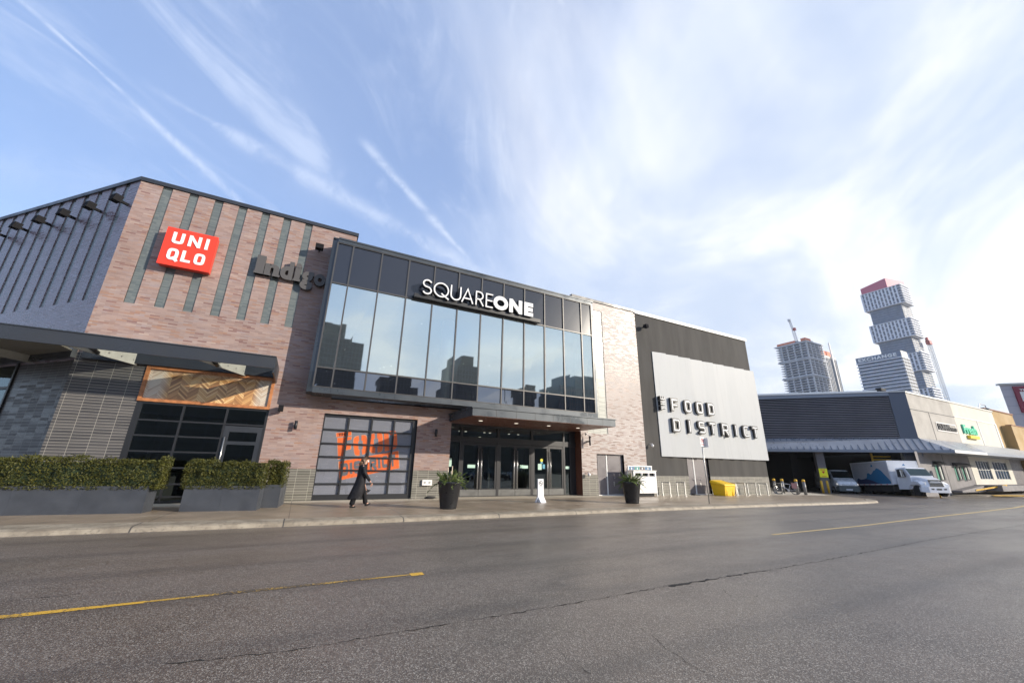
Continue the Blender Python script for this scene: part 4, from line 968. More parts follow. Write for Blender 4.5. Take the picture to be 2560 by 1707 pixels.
for k, (a, b_, c, e, _) in enumerate(H3):
    mb = MB(); mb.wall(FAR, a-.08, b_+.08, c-.08, e+.08, [(a+.02, b_-.02, c+.02, e-.02, 0)], d=-.03); fr_ = obj('window_frame', mb, 'black_metal', srv)
    mb = MB(); mb.quad(FAR(a, c, .06), FAR(b_, c, .06), FAR(b_, e, .06), FAR(a, e, .06)); obj('shutter' if k in (0, 2, 4) else 'window_pane', mb, 'green_door' if k in (0, 2, 4) else 'render_mint', fr_)
    if k in (0, 2, 4): mb = MB(); mb.prism([FAR(a-.15, e+.35, 0), FAR(a-.15, e+.05, -.5), FAR(a-.15, e+.05, 0)], (b_-a+1.3, 0, 0)); obj('window_hood', mb, 'black_metal', fr_)
# cream entrance with mullioned doors
mb = MB(); mb.wall(FAR, 65.4, 79.2, .1, 4.0, [(67.2, 71.4, 1.2, 3.2, .12), (72.6, 77.6, 1.2, 3.2, .12)], d=-.02); obj('entrance_wall', mb, 'render_cream', srv)
mb = MB(); mb.quad(FAR(79.2, -.5, -.01), FAR(130, -.5, -.01), FAR(130, 3.8, -.01), FAR(79.2, 3.8, -.01)); obj('end_wall', mb, 'door_grey', srv)
mb = MB()
for a, b_ in ((67.2, 71.4), (72.6, 77.6)):
    n = 5
    for i in range(n+1): x = a+(b_-a)*i/n; mb.box(FAR, x-.05, x+.05, 1.2, 3.2, .02, .08)
    for z in (1.2, 2.2, 3.15): mb.box(FAR, a, b_, z, z+.06, .03, .08)
ef = obj('entrance_mullions', mb, 'galvanised', srv)
mb = MB()
for a, b_ in ((67.2, 71.4), (72.6, 77.6)): mb.quad(FAR(a, 1.2, .1), FAR(b_, 1.2, .1), FAR(b_, 3.2, .1), FAR(a, 3.2, .1))
obj('entrance_glass', mb, 'tower_glass', ef)
# lean-to roof beyond
mb = MB(); mb.quad((62.6, 14.2, 3.86), (96, 13.4, 3.9), (96, 16.3, 5.0), (66.1, 16.3, 5.02)); obj('canopy_roof', mb, 'galvanised', srv)
mb = MB(); mb.quad((62.6, 14.2, 3.86), (96, 13.4, 3.9), (96, 13.4, 3.62), (62.6, 14.2, 3.6)); mb.quad((62.6, 14.2, 3.6), (96, 13.4, 3.62), (96, 16.37, 3.6), (66, 16.37, 3.6)); obj('canopy_fascia', mb, 'fascia_blue', srv)
# tan block and the tall pale block
tan = thing('tan_building', 'tan rendered building behind the cream shop front', 'building', (90, 17, -.4))
mb = MB(); mb.wall(FAR, 79.25, 82.6, -.5, 10.1, d=.6); mb.wall(FAR, 82.6, 91, -.5, 10.1, d=.6); obj('wall', mb, 'render_tan', tan)
mb = MB(); mb.box(FAR, 84, 150, -.5, 8.1, -.3, 8); obj('lower_wall', mb, 'render_tan', tan)
mb = MB(); mb.box(FAR, 79.25, 91.1, 10.05, 10.2, .5, .9); obj('coping', mb, 'brown_wall', tan); mb = MB(); mb.box(FAR, 83.95, 150, 8.1, 8.2, -.36, .2); obj('coping', mb, 'brown_wall', tan)
big = thing('cinema_building', 'tall lilac grey panelled building with a maroon sign at the right edge', 'building', (108, 26, -.5))
# ---- tall pale block with a maroon sign (stands at 45 degrees like the dock wall)
CIN = Fr((109.4, 20.6), (S2, -S2), (S2, S2))
mb = MB(); mb.wall(CIN, 0, 30, -.8, 17.1); mb.quad(CIN(0, -.8), CIN(0, 17.1), CIN(0, 17.1)+Vector((22, 1, 0)), CIN(0, -.8)+Vector((22, 1, 0))); obj('panelled_wall', mb, 'panel_lilac', big)
mb = MB()
for z in (11.9, 13.4, 15.0, 16.3): mb.box(CIN, 0, 30, z, z+.06, -.02, 0)
obj('panel_joints', mb, 'fascia_blue', big)
mb = MB(); mb.box(CIN, -.2, 30, 17.1, 17.4, -.25, .4); obj('coping', mb, 'galvanised', big)
ms = thing('maroon_sign', 'maroon sign with large white letters on the lilac grey block at the right edge', 'sign', CIN(4, 12, -.2))
mb = MB(); mb.box(CIN, 1.6, 12, 12.2, 16.8, -.25, -.02); obj('sign_panel', mb, 'sign_maroon', ms)
mb = MB(); mb.box(CIN, 2.2, 2.95, 14.15, 15.8, -.32, -.25); mb.box(CIN, 3.2, 3.9, 14.15, 15.8, -.32, -.25); mb.box(CIN, 4.15, 4.9, 14.15, 15.8, -.32, -.25)
mb.text('THE', CIN, 2.25, 3.6, 15.95, 16.3, -.32, -.27, bold=.02); obj('sign_letters', mb, 'white_paint', ms)

# ================================================================== SIGNS ON THE MALL
C0 = Vector((0, 0, 1.6))
red = thing('red_sign', 'bright red square box sign with two rows of white letters on the striped brick wall', 'sign', (-5.3, 18.6, 8.97))
Rr = (-6.19, -4.50, 8.97, 10.62)
mb = MB(); mb.box(FRONT, *Rr, -.40, -.37); obj('sign_face', mb, 'red_box', red)
mb = MB(); mb.box(FRONT, Rr[0]+.02, Rr[1]-.02, Rr[2]+.02, Rr[3]-.02, -.37, -.06); mb.box(FRONT, -5.9, -4.8, 9.2, 10.4, -.06, 0); obj('sign_box', mb, 'red_side', red)
mb = MB(); hh = .50
def wl(txt, u0, u1, z0, h_, t, fr_, d0, d1, e, widths, gap):
    tot = sum(widths)+gap*(len(txt)-1); k = (u1-u0)/tot; x = u0; lay = []
    for ch, wd in zip(txt, widths): lay.append((ch, x, x+wd*k)); x += (wd+gap)*k
    words_('letter', 'white_gloss', red, fr_, lay, z0, h_, t, d0, d1, e)
wl('UNI', -5.95, -4.76, 9.93, hh, .215, FRONT, -.40, -.43, .55, (.78, .85, .22), .30)
wl('QLO', -5.96, -4.74, 9.20, hh, .215, FRONT, -.40, -.43, .55, (.82, .72, .82), .24)
ind = thing('letter_sign', 'dark grey raised lowercase letters on the striped brick wall left of the glass box', 'sign', (-1.8, 18.8, 9.1))
for ch, a, b_, c, e in (('I', -3.03, -2.70, 9.45, 10.33), ('n', -2.68, -2.12, 9.45, 10.02), ('d', -2.08, -1.58, 9.42, 10.33), ('i', -1.52, -1.28, 9.44, 10.33), ('g', -1.24, -.72, 9.12, 10.02), ('o', -.70, -.22, 9.42, 10.02)):
    mb = MB(); mb.text(ch, FRONT, a, b_, c, e, -.04, -.22, bold=.05)
    if ch in 'Ini': 
        mb.box(FRONT, a-.03, a+.26 if ch == 'n' else b_+.03, c, c+.11, -.04, -.218)
        if ch == 'n': mb.box(FRONT, b_-.24, b_+.05, c, c+.11, -.04, -.218)
    obj('letter', mb, 'letter_grey', ind)
sq = thing('mall_name_sign', 'white raised letters, thin then bold, on a black rail across the glass box', 'sign', (7.2, 17.6, 9.45))
mb = MB(); mb.box(FRONT, 3.72, 10.95, 9.42, 9.62, -1.30, -1.12)
for x in (4.3, 5.8, 7.3, 8.9, 10.4): mb.box(FRONT, x, x+.08, 9.5, 9.6, -1.12, -1.05)
obj('sign_rail', mb, 'black_metal', sq)
L1 = [('S', 4.02, 4.50), ('Q', 4.58, 5.38), ('U', 5.46, 6.04), ('A', 6.06, 6.72), ('R', 6.84, 7.30), ('E', 7.42, 7.84)]
L2 = [('O', 7.90, 8.78), ('N', 8.86, 9.66), ('E', 9.80, 10.36)]
L1 = [(c, a*1.0+(0.03), b_+.03) for c, a, b_ in L1]
words_('letter_face', 'white_gloss', sq, FRONT, L1, 9.60, .80, .085, -1.40, -1.46); words_('letter_face', 'white_gloss', sq, FRONT, L2, 9.60, .80, .27, -1.40, -1.46)
words_('letter_return', 'black_metal', sq, FRONT, L1, 9.60, .80, .11, -1.20, -1.395); words_('letter_return', 'black_metal', sq, FRONT, L2, 9.60, .80, .29, -1.20, -1.395)
fd = thing('letter_sign', 'black letters with white outlines in two rows on the large silver sheet', 'sign', (26, 18.5, 4))
YL = 18.45; kx = YL/18.6
def fdw(lay, z0, h_, t, d0, d1, mb): word(mb, FRONT, [(c, a*kx, b_*kx) for c, a, b_ in lay], z0, h_, t, d0, d1, .42)
LF = [('F', 22.18, 22.92), ('O', 23.52, 24.28), ('O', 24.74, 25.52), ('D', 26.0, 26.78)]
LD = [('D', 22.15, 22.93), ('I', 23.70, 23.98), ('S', 24.72, 25.5), ('T', 25.90, 26.66), ('R', 27.28, 28.12), ('I', 28.80, 29.08), ('C', 29.80, 30.6), ('T', 30.95, 31.72)]
for lay, z0 in ((LF, 5.40), (LD, 4.02)):
    for c, a, b_ in lay:
        mb = MB(); h_ = .93; word(mb, FRONT, [(c, a*kx, b_*kx)], z0, h_, .27, -.12, -.34, .42)
        if c in 'OD': mb.box(FRONT, a*kx+.14, b_*kx-.14, z0+.14, z0+.79, -.12, -.27)
        if c == 'R': mb.box(FRONT, a*kx+.14, b_*kx-.2, z0+.45, z0+.79, -.12, -.27)
        lb = obj('letter_body', mb, 'black_metal', fd); mb = MB(); a, b_ = a*kx, b_*kx; w_ = (b_-a)/h_
        for j, (pts, cl) in enumerate(glyph(c, w_, .27, .42)):
            if not cl:      # pull the open ends in so that the black body shows round the white line
                q = list(pts)
                for k, n_ in ((0, 1), (-1, -2)):
                    dx_, dy_ = q[n_][0]-q[k][0], q[n_][1]-q[k][1]; l = math.hypot(dx_, dy_); s_ = min(.09, l*.45)
                    q[k] = (q[k][0]+dx_/l*s_, q[k][1]+dy_/l*s_)
                pts = q
            mb.stroke(pts, .092, cl, lambda x, y, d, a=a, j=j: FRONT(a+x*h_, z0+y*h_, d-.002*j), -.34, -.365)
        obj('letter_outline', mb, 'white_gloss', lb)
VT = lambda a, b_, d: FRONT(21.40*kx-(b_-.5)*.42, 5.42+a, d)      # letters turned a quarter: read upwards
for ch, a0_ in (('T', 0.0), ('H', .34), ('E', .68)):
    mb = MB(); mw = MB()
    for j, (pts, cl) in enumerate(glyph(ch, .26/.42, .26, .6)):
        P = lambda x, y, d, a0_=a0_, j=j: VT(a0_+x*.42, y, d-.002*j)
        mb.stroke(pts, .30, cl, P, -.12, -.34); mw.stroke(pts, .09, cl, P, -.35, -.36)
    obj('letter_outline', mw, 'white_gloss', obj('letter_body', mb, 'black_metal', fd))
# signs on the service building
s1_ = thing('letter_sign', 'dark letters in a pale outlined box on the grey rendered wall of the service building', 'sign', (62, 16.3, 6))
mb = MB(); mb.wall(FAR, 59.2, 64.6, 6.02, 6.95, [(59.3, 64.5, 6.12, 6.85, 0)], d=-.06); obj('sign_outline', mb, 'white_paint', s1_)
mb = MB(); mb.text("DUNN'S", FAR, 59.45, 62.6, 6.18, 6.80, -.02, -.12, bold=.06); mb.text('FAMOUS', FAR, 62.75, 64.4, 6.2, 6.55, -.02, -.12, bold=.04); obj('sign_letters', mb, 'black_metal', s1_)
s2_ = thing('letter_sign', 'mint green letters with a yellow bar below on the cream rendered wall', 'sign', (68.6, 16.2, 5.6))
mb = MB(); mb.text('Fresh', FAR, 66.5, 70.6, 6.12, 7.15, -.02, -.16, bold=.03); obj('sign_letters', mb, 'sign_green', s2_)
mb = MB(); mb.box(FAR, 67.3, 70.2, 5.62, 5.95, -.3, -.02); obj('sign_bar', mb, 'sign_yellow', s2_)

# ================================================================== FAR TOWERS (about half a kilometre off)
KS = 1.7
def far(mb): mb.v = [C0+(v-C0)*KS for v in mb.v]; return mb
def fthing(n, l, c, loc, g=None): return thing(n, l, c, C0+(Vector(loc)-C0)*KS, 0, g)
def bx(mb, x0, x1, y0, y1, z0, z1): return mb.box(XYZ, x0, x1, z0, z1, y0, y1)
ex = fthing('hotel_tower', 'mid rise tower with white balcony bands and white lettering on its dark roof band', 'tower', (264, 85, 0))
mb = MB(); bx(mb, 260.5, 268, 76.9, 95, -8, 57.6); obj('tower_body', far(mb), 'tower_glass', ex)
mb = MB(); bx(mb, 260.3, 268, 76.6, 95.2, 57.9, 61.0); obj('roof_band', far(mb), 'tower_dark', ex)
mb = MB()
z = 57.5
while z > 0: bx(mb, 259.7, 260.5, 76.3, 95.4, z, z+.42); bx(mb, 260.5, 268.6, 76.3, 76.9, z, z+.5); z -= 1.76
obj('balcony_band', far(mb), 'tower_white', ex)
mb = MB()
for x in (260.6, 262.4, 264.2, 266.0, 267.8): bx(mb, x, x+.5, 76.3, 76.9, 0, 57.6)
bx(mb, 260.5, 268, 76.5, 76.9, 57.9, 61.2)
obj('tower_frame', far(mb), 'tower_cream', ex)
mb = MB(); mb.text('EXCHANGE', lambda u, z, d: Vector((260.3+d, -u, z)), -94.0, -78.2, 58.5, 60.3, -.5, -.1, bold=.05, sx=1.25); obj('name_letters', far(mb), 'white_gloss', ex)
stt = fthing('stacked_tower', 'tall tower of alternating white gridded and dark blocks with a pink crown', 'tower', (337, 98, 0))
WB_ = [(107.7, 120.2), (85.1, 96.8), (62.9, 74.1), (40.5, 51.5), (18, 29)]; DB_ = [(96.8, 107.7), (74.1, 85.1), (51.5, 62.9), (29, 40.5), (-5, 18)]
for z0, z1 in WB_:
    mb = MB(); bx(mb, 330.7, 343.4, 88.5, 108.2, z0, z1); o = obj('gridded_block', far(mb), 'tower_glass', stt)
    mb = MB(); bx(mb, 329.9, 344.2, 87.7, 108.9, z0-.25, z0+.15); bx(mb, 329.9, 344.2, 87.7, 108.9, z1-.3, z1)
    ny = 10; fl = (z1-z0)/7
    for i in range(ny+1): y = 90.2+i*(108.6-90.2)/ny; bx(mb, 330.0, 330.7, y-.38, y+.38, z0+.1, z1-.2)
    for i in range(ny):
        y0, y1 = 90.2+i*(108.6-90.2)/ny, 90.2+(i+1)*(108.6-90.2)/ny
        for k in range(4): zz_ = z0+fl*(2*k+(i % 2)); 
        for k in range(4):
            zz_ = z0+fl*(2*k+(i % 2))
            if zz_ < z1-.4: bx(mb, 330.1, 330.7, y0, y1, zz_-.2, zz_+.2)
    for k in range(8): zz_ = z0+fl*k; bx(mb, 330.05, 330.7, 87.8, 90.2, zz_-.12, zz_+.12); bx(mb, 330.7, 344, 87.8, 88.5, zz_-.32, zz_+.32)
    obj('white_grid', far(mb), 'tower_white', o)
for z0, z1 in DB_:
    mb = MB(); bx(mb, 332, 347.0, 90.8, 107.0, z0, z1); o = obj('dark_block', far(mb), 'tower_dark', stt)
    mb = MB(); fl = (z1-z0)/7
    for k in range(7): bx(mb, 331.8, 332, 90.6, 107.1, z0+fl*k+.3, z0+fl*k+.75)
    obj('dark_bands', far(mb), 'tower_glass', o)
    mb = MB(); bx(mb, 332.1, 347.1, 90.5, 90.8, z0, z1); sc_ = obj('side_cladding', far(mb), 'tower_cream', o); mb = MB()
    for k in range(7):
        for x in (332.6, 336.3, 340.0, 343.7): bx(mb, x, x+2.7, 90.38, 90.5, z0+fl*k+.25, z0+fl*k+fl*.72)
    obj('side_windows', far(mb), 'tower_dark', o)

mb = MB(); mb.hexa([Vector(p) for p in ((330, 108, 120.2), (342.6, 107, 120.2), (342.6, 89, 119.5), (330, 94, 120.2), (330, 108, 124.4), (342.6, 107, 124.4), (342.6, 89, 125.2), (330, 94, 126.9))])
obj('crown', far(mb), 'crown_pink', stt)
ct = fthing('unfinished_tower', 'concrete tower under construction with bare floor slabs', 'tower', (310, 144, 0))
mb = MB(); z = 0.
while z < 89: bx(mb, 299.3, 321, 133.9, 153.6 if z < 76 else 154.6, z, z+.32); z += 1.76
bx(mb, 298.8, 321.5, 133.5, 154, 64.2, 64.8); bx(mb, 298.8, 321.5, 133.5, 154.6, 76.2, 76.8); bx(mb, 299, 321, 133.6, 155.2, 88.4, 89)
obj('floor_slabs', far(mb), 'concrete_slab', ct)
mb = MB()
for y in (134.3, 138.2, 142.5, 147, 150.8): bx(mb, 299.9, 300.8, y, y+.7, 0, 88.6)
for x in (305, 310, 315, 320): bx(mb, x, x+.7, 134.2, 134.9, 0, 88.6)
obj('columns', far(mb), 'concrete_slab', ct)
mb = MB(); bx(mb, 302.2, 319, 136, 151.5, 0, 88); obj('tower_core', far(mb), 'tower_dark', ct)
mb = MB(); bx(mb, 319.5, 337.2, 134.6, 150, -5, 81.8); obj('clad_part', far(mb), 'tower_cream', ct)
mb = MB()
for i in range(9): x = 321+i*1.9; bx(mb, x, x+.55, 134.35, 134.6, 0, 80)
obj('clad_windows', far(mb), 'tower_glass', ct)
mb = MB(); bx(mb, 322, 334, 136, 146, 81.8, 86); bx(mb, 299, 300, 141, 153, 89, 90.6); bx(mb, 299, 306, 134, 137, 88.8, 91); obj('site_tarps', far(mb), 'tarp_orange', ct)
mb = MB(); rnd = random.Random(2)
for i in range(16): y = rnd.uniform(134, 153); bx(mb, 300+rnd.uniform(0, 8), 300.6+rnd.uniform(8, 12), y, y+rnd.uniform(.5, 2.5), 89, 89.4+rnd.uniform(.3, 1.6))
obj('site_formwork', far(mb), 'tower_dark', ct)
mb = MB(); bx(mb, 299.7, 300.2, 134, 134.5, 0, 89); bx(mb, 330, 331, 133.6, 134.2, 0, 92); obj('site_hoist', far(mb), 'crane_white', ct)
def lattice(mb, a, b_, w_, n, r=.10):
    a, b_ = Vector(a), Vector(b_); t = (b_-a).normalized(); x = t.orthogonal().normalized()*w_/2; y = t.cross(x).normalized()*w_/2
    cs = [x+y, x-y, -x-y, y-x]
    for c in cs: mb.tube([a+c, b_+c], r, 4)
    for i in range(n):
        for k in range(4): mb.tube([a.lerp(b_, i/n)+cs[k], a.lerp(b_, (i+1)/n)+cs[(k+1) % 4]], r*.6, 3)
cr = fthing('tower_crane', 'white luffing crane standing on the unfinished tower', 'crane', (300, 141, 89))
mb = MB(); lattice(mb, (302, 140.8, 88), (301, 141.2, 99), 1.3, 8, .13); obj('mast', far(mb), 'crane_white', cr)
mb = MB(); lattice(mb, (301, 141.2, 99), (300, 141.9, 106.5), .9, 8, .12); bx(mb, 299.3, 300.7, 141.3, 142.7, 105.6, 107.4); obj('jib', far(mb), 'crane_white', cr)
mb = MB(); bx(mb, 300.5, 302, 139.6, 141.2, 98.4, 100.4); obj('cab', far(mb), 'crane_red', cr)
cr = fthing('tower_crane', 'crane with a red cab and a tall thin mast beside the stacked tower', 'crane', (347, 87.6, 0))
mb = MB(); lattice(mb, (347.4, 87.6, -4), (347.4, 87.6, 81), 1.4, 46, .12); obj('mast', far(mb), 'crane_white', cr)
mb = MB(); bx(mb, 345.4, 349.4, 86.6, 88.6, 81.2, 83.6); bx(mb, 345.0, 346.2, 86.9, 88.2, 83.6, 85.6); obj('cab', far(mb), 'crane_red', cr)
mb = MB()
for z in (77, 47, 45): bx(mb, 343.5, 347.4, 87.4, 87.8, z, z+.35)
obj('mast_ties', far(mb), 'crane_white', cr)

# ---- buildings across the street, behind the camera; the glass mirrors them
pm('far_block_dark', (.15, .14, .12), .6); pm('far_block_glass', (.10, .14, .16), .3)
def block(name, label, x0, x1, y0, y1, h, mt, steps=(), fin=2.2):
    r = thing(name, label, 'tower', ((x0+x1)/2, (y0+y1)/2, 0)); mb = MB(); mb.box(XYZ, x0, x1, -2, h, y0, y1)
    for a, b_, t in steps: mb.box(XYZ, a, b_, h, t, y0+2, y1-2)
    obj('tower_body', mb, mt, r); mb = MB(); x = x0+.6
    while x < x1: mb.box(XYZ, x, x+.4, 0, h-1, y1, y1+.5); x += fin
    z = 3.
    while z < h: mb.box(XYZ, x0, x1, z, z+.5, y1+.1, y1+.35); z += 3.4
    obj('tower_bands', mb, 'render_grey_low', r)
block('reflected_tower', 'brown stepped tower mirrored at the left end of the glass box', 2, 25, -262, -242, 82, 'far_block_dark', [(2, 17, 93)])
block('reflected_tower', 'low wide block mirrored in the glass box below its third and fourth panes', 38, 66, -258, -238, 58, 'far_block_dark', [(46, 60, 61)])
block('reflected_tower', 'dark narrow tower with a peaked top mirrored near the middle of the glass box', 87, 105, -246, -226, 71, 'far_block_dark', [(90, 101, 79)])
block('reflected_tower', 'small dark tower mirrored right of the middle of the glass box', 136, 149, -225, -206, 58, 'far_block_dark')
block('reflected_tower', 'wide glassy tower mirrored at the right end of the glass box', 158, 185, -215, -188, 57, 'far_block_glass', [(168, 180, 66)])
block('reflected_tower', 'long low parking structure mirrored in the entrance doors', -160, 260, -120, -100, 17, 'far_block_dark', fin=9)

# ================================================================== WALL FITTINGS
fl0 = None
for i, u in enumerate((.29, 1.96, 3.70, 5.42, 7.12, 8.85)):
    lab = ['black box floodlight nearest the building corner on the angled wall', 'second floodlight from the corner under the angled roofline', 'middle floodlight of the row under the angled roofline', 'fourth floodlight from the corner under the angled roofline', 'floodlight nearest the left edge of the photo on the angled wall', 'floodlight on the angled wall just beyond the left edge'][i]
    t = thing('floodlight', lab, 'light', DIAG(u, 11.45, -.35), group='floodlights along the angled brick wall')
    mb = MB(); mb.hexa([DIAG(u-.15, 11.33, -.55), DIAG(u+.15, 11.33, -.55), DIAG(u+.15, 11.33, -.28), DIAG(u-.15, 11.33, -.28), DIAG(u-.15, 11.62, -.50), DIAG(u+.15, 11.62, -.50), DIAG(u+.15, 11.61, -.24), DIAG(u-.15, 11.61, -.24)]); obj('lamp_housing', mb, 'lamp_black', t)
    mb = MB(); mb.box(DIAG, u-.04, u+.04, 11.4, 11.5, -.28, 0); obj('bracket', mb, 'lamp_black', t)
def boxlight(lab, x, z, dpt, s=.17):
    t = thing('floodlight', lab, 'light', FRONT(x, z, -dpt)); mb = MB()
    mb.hexa([FRONT(x-s, z-.12, -dpt-.15), FRONT(x+s, z-.12, -dpt-.15), FRONT(x+s, z-.12, -dpt+.15), FRONT(x-s, z-.12, -dpt+.15), FRONT(x-s, z+.12, -dpt-.12), FRONT(x+s, z+.12, -dpt-.12), FRONT(x+s, z+.1, -dpt+.15), FRONT(x-s, z+.1, -dpt+.15)]); obj('lamp_housing', mb, 'lamp_black', t)
    mb = MB(); mb.box(FRONT, x-.03, x+.03, z-.03, z+.03, -dpt+.15, 0); obj('bracket', mb, 'lamp_black', t)
boxlight('small black floodlight on the brick beside the top corner of the glass box', -.72, 11.28, .45)
boxlight('small black floodlight high on the dark stucco wall', 20.3, 11.25, .35, .13)
boxlight('tiny black spotlight on the brick beside the timber sign panel', -1.0, 3.72, .25, .09)
def updown(lab, x):
    t = thing('wall_light', lab, 'light', FRONT(x, 3.08, -.15), group='cylinder wall lights on the brick'); mb = MB(); mb.smooth = True
    mb.lathe([(.0, 2.91), (.062, 2.91), (.062, 3.26), (.0, 3.26)], FRONT(x, 0, -.17), 14); obj('lamp_body', mb, 'black_metal', t)
    mb = MB(); mb.box(FRONT, x-.03, x+.03, 3.04, 3.13, -.11, 0); obj('wall_plate', mb, 'black_metal', t)
updown('black cylinder wall light between the timber panel and the sectional door', -.35); updown('black cylinder wall light between the sectional door and the entrance', 5.68)
t = thing('wall_light', 'black double headed wall light right of the entrance canopy', 'light', FRONT(14.95, 3.1, -.3)); mb = MB(); mb.smooth = True; mb.lathe([(0, 2.86), (.05, 2.86), (.05, 3.32), (0, 3.32)], FRONT(14.92, 0, -.30), 12); obj('lamp_body', mb, 'black_metal', t)
mb = MB(); mb.box(FRONT, 14.88, 14.96, 3.05, 3.13, -.26, 0); obj('wall_plate', mb, 'black_metal', t)
def camera_(lab, fr_, x, z, white=True):
    t = thing('security_camera', lab, 'camera', fr_(x, z, -.2)); mb = MB(); mb.smooth = True
    mb.lathe([(0, -.10), (.06, -.08), (.085, -.01), (.09, .04), (.06, .07), (0, .08)], fr_(x, z, -.24), 14); obj('dome', mb, 'white_gloss' if white else 'black_metal', t)
    mb = MB(); mb.tube([fr_(x, z+.04, -.24), fr_(x, z+.12, -.22), fr_(x, z+.12, 0)], .022, 6); obj('bracket', mb, 'white_paint', t)
camera_('white dome camera on the dark stucco beside the silver sheet', FRONT, 20.02, 3.05)
camera_('small white dome fitting at the tile line right of the entrance', FRONT, 14.82, 1.24)
t = thing('security_camera', 'two small cameras on a white bracket under the entrance canopy corner', 'camera', FRONT(14.8, 3.45, -.2)); mb = MB()
mb.tube([FRONT(14.72, 3.55, 0), FRONT(14.72, 3.55, -.25), FRONT(14.9, 3.5, -.25), FRONT(14.9, 3.4, -.25)], .018, 6); obj('bracket', mb, 'white_paint', t)
mb = MB(); mb.tube([FRONT(14.62, 3.46, -.30), FRONT(14.72, 3.5, -.22)], .04, 8); mb.tube([FRONT(14.9, 3.38, -.25), FRONT(14.98, 3.33, -.33)], .04, 8); obj('camera_heads', mb, 'black_metal', t)
t = thing('outlet_box', 'white wall box with two round sockets on the tile base by the entrance', 'box', FRONT(5.45, .82, -.08)); mb = MB(); mb.box(FRONT, 5.22, 5.68, .70, .94, -.12, -.02); obj('box_body', mb, 'white_paint', t)
mb = MB()
for x in (5.34, 5.56): mb.lathe([(.055, -.13), (.055, -.12)], FRONT(x, .83, 0), 12, 'y')
objs('socket', mb, 'galvanised', t)
t = thing('rolled_cable', 'black bundle lying on the pavement against the tile base by the entrance', 'cable', (5.6, 18.75, .12)); mb = MB(); mb.smooth = True; mb.tube([(5.35, 18.78, .17), (5.5, 18.72, .19), (5.7, 18.74, .18), (5.84, 18.76, .18)], [.03, .06, .06, .035], 8); obj('bundle', mb, 'rubber', t)
t = thing('door_stop', 'small black wedge lying on the pavement before the second grey double door', 'wedge', (22.9, 18.2, .05)); mb = MB(); mb.hexa([Vector(p) for p in ((22.7, 18.15, .06), (23.3, 18.15, .06), (23.3, 18.45, .06), (22.7, 18.45, .06), (22.75, 18.18, .16), (23.2, 18.18, .10), (23.2, 18.42, .10), (22.75, 18.42, .16))]); obj('wedge', mb, 'rubber', t)

# ================================================================== PLANTERS AND HEDGES
def planter(lab, P0, P1, dep, n):
    P0, P1 = Vector((*P0, 0)), Vector((*P1, 0)); u = (P1-P0).normalized(); nn = Vector((-u.y, u.x, 0)); L = (P1-P0).length
    t = thing('planter_box', lab, 'planter', (P0+P1)/2+Vector((0, 0, .12)), group='grey metal planter boxes along the patio')
    fr_ = Fr((P0.x, P0.y), (u.x, u.y), (nn.x, nn.y)); mb = MB()
    mb.box(fr_, 0, L, .12, .855, 0, .03); mb.box(fr_, 0, L, .12, .855, dep-.03, dep); mb.box(fr_, 0, .03, .12, .855, .03, dep-.03); mb.box(fr_, L-.03, L, .12, .855, .03, dep-.03)
    for k in range(1, n): mb.box(fr_, L*k/n-.006, L*k/n+.006, .125, .85, -.003, 0)
    obj('box_walls', mb, 'planter_grey', t)
    mb = MB(); mb.box(fr_, .03, L-.03, .6, .80, .03, dep-.03); obj('soil', mb, 'soil', t)
    return fr_, L
def hedge(lab, fr_, u0, u1, d0, d1, z1, seed, n):
    rnd = random.Random(seed); t = thing('hedge', lab, 'hedge', fr_((u0+u1)/2, .8, (d0+d1)/2), group='clipped hedges in the grey planters'); mb = MB()
    lump = [(rnd.uniform(u0, u1), rnd.uniform(.9, z1), rnd.uniform(-.05, .07)) for _ in range(int((u1-u0)*16))]
    for _ in range(n):
        f_ = rnd.random(); u = rnd.uniform(u0, u1); z = rnd.uniform(.76, z1); d = rnd.uniform(d0, d1); inn = rnd.random()**2*.14
        out = 0
        if f_ < .48: d = d0+inn
        elif f_ < .76: z = z1-inn
        elif f_ < .88: u = u1-inn if rnd.random() < .7 else u0+inn
        elif f_ < .94: d = d1-inn
        for lu, lz, ld in lump:
            if abs(u-lu) < .14 and abs(z-lz) < .14: out += ld
        out = max(-.09, min(.09, out)); d = d-out if f_ < .48 else d; z = z+out if .48 <= f_ < .76 else z
        if f_ >= .48 and f_ < .76 and rnd.random() < .06: z += rnd.uniform(.02, .08)
        topw = .018*sin(u*2.3+seed)+.014*sin(u*6.1+seed*2)+.016*sin(u*13.7)
        if z > z1-.3: z += topw*(z-(z1-.3))/.3
        if sin(u*9.3+seed)*sin(z*14+u*3) > .80 and rnd.random() < .55: continue
        c = fr_(u, z, d); s = rnd.uniform(.014, .040)
        a = Vector((rnd.uniform(-1, 1), rnd.uniform(-1, 1), rnd.uniform(-.2, 1))).normalized(); b_ = a.cross(Vector((rnd.uniform(-1, 1), rnd.uniform(-1, 1), rnd.uniform(-1, 1)))).normalized()
        mb.quad(c-b_*s*.45, c+a*s*.9, c+b_*s*.45, c-a*s*.9)
    obj('leaves', mb, 'leaf_hedge', t)
    mb = MB(); mb.box(fr_, u0+.12, u1-.12, .74, z1-.12, d0+.12, d1-.12)
    for k in range(int((u1-u0)/.35)): mb.tube([fr_(u0+.2+k*.35, .7, (d0+d1)/2), fr_(u0+.2+k*.35, 1.2, (d0+d1)/2)], .02, 5)
    obj('inner_twigs', mb, 'leaf_dark', t)
f1, L_ = planter('long grey planter at the left edge of the photo', (-9.6, 16.50), (-3.80, 15.80), .62, 4)
hedge('long clipped hedge at the left edge of the photo', f1, 0, L_+.22, -.03, .66, 1.60, 11, 26000)
f2, L_ = planter('grey planter in front of the patio door', (-2.98, 15.95), (-.97, 15.70), .62, 2)
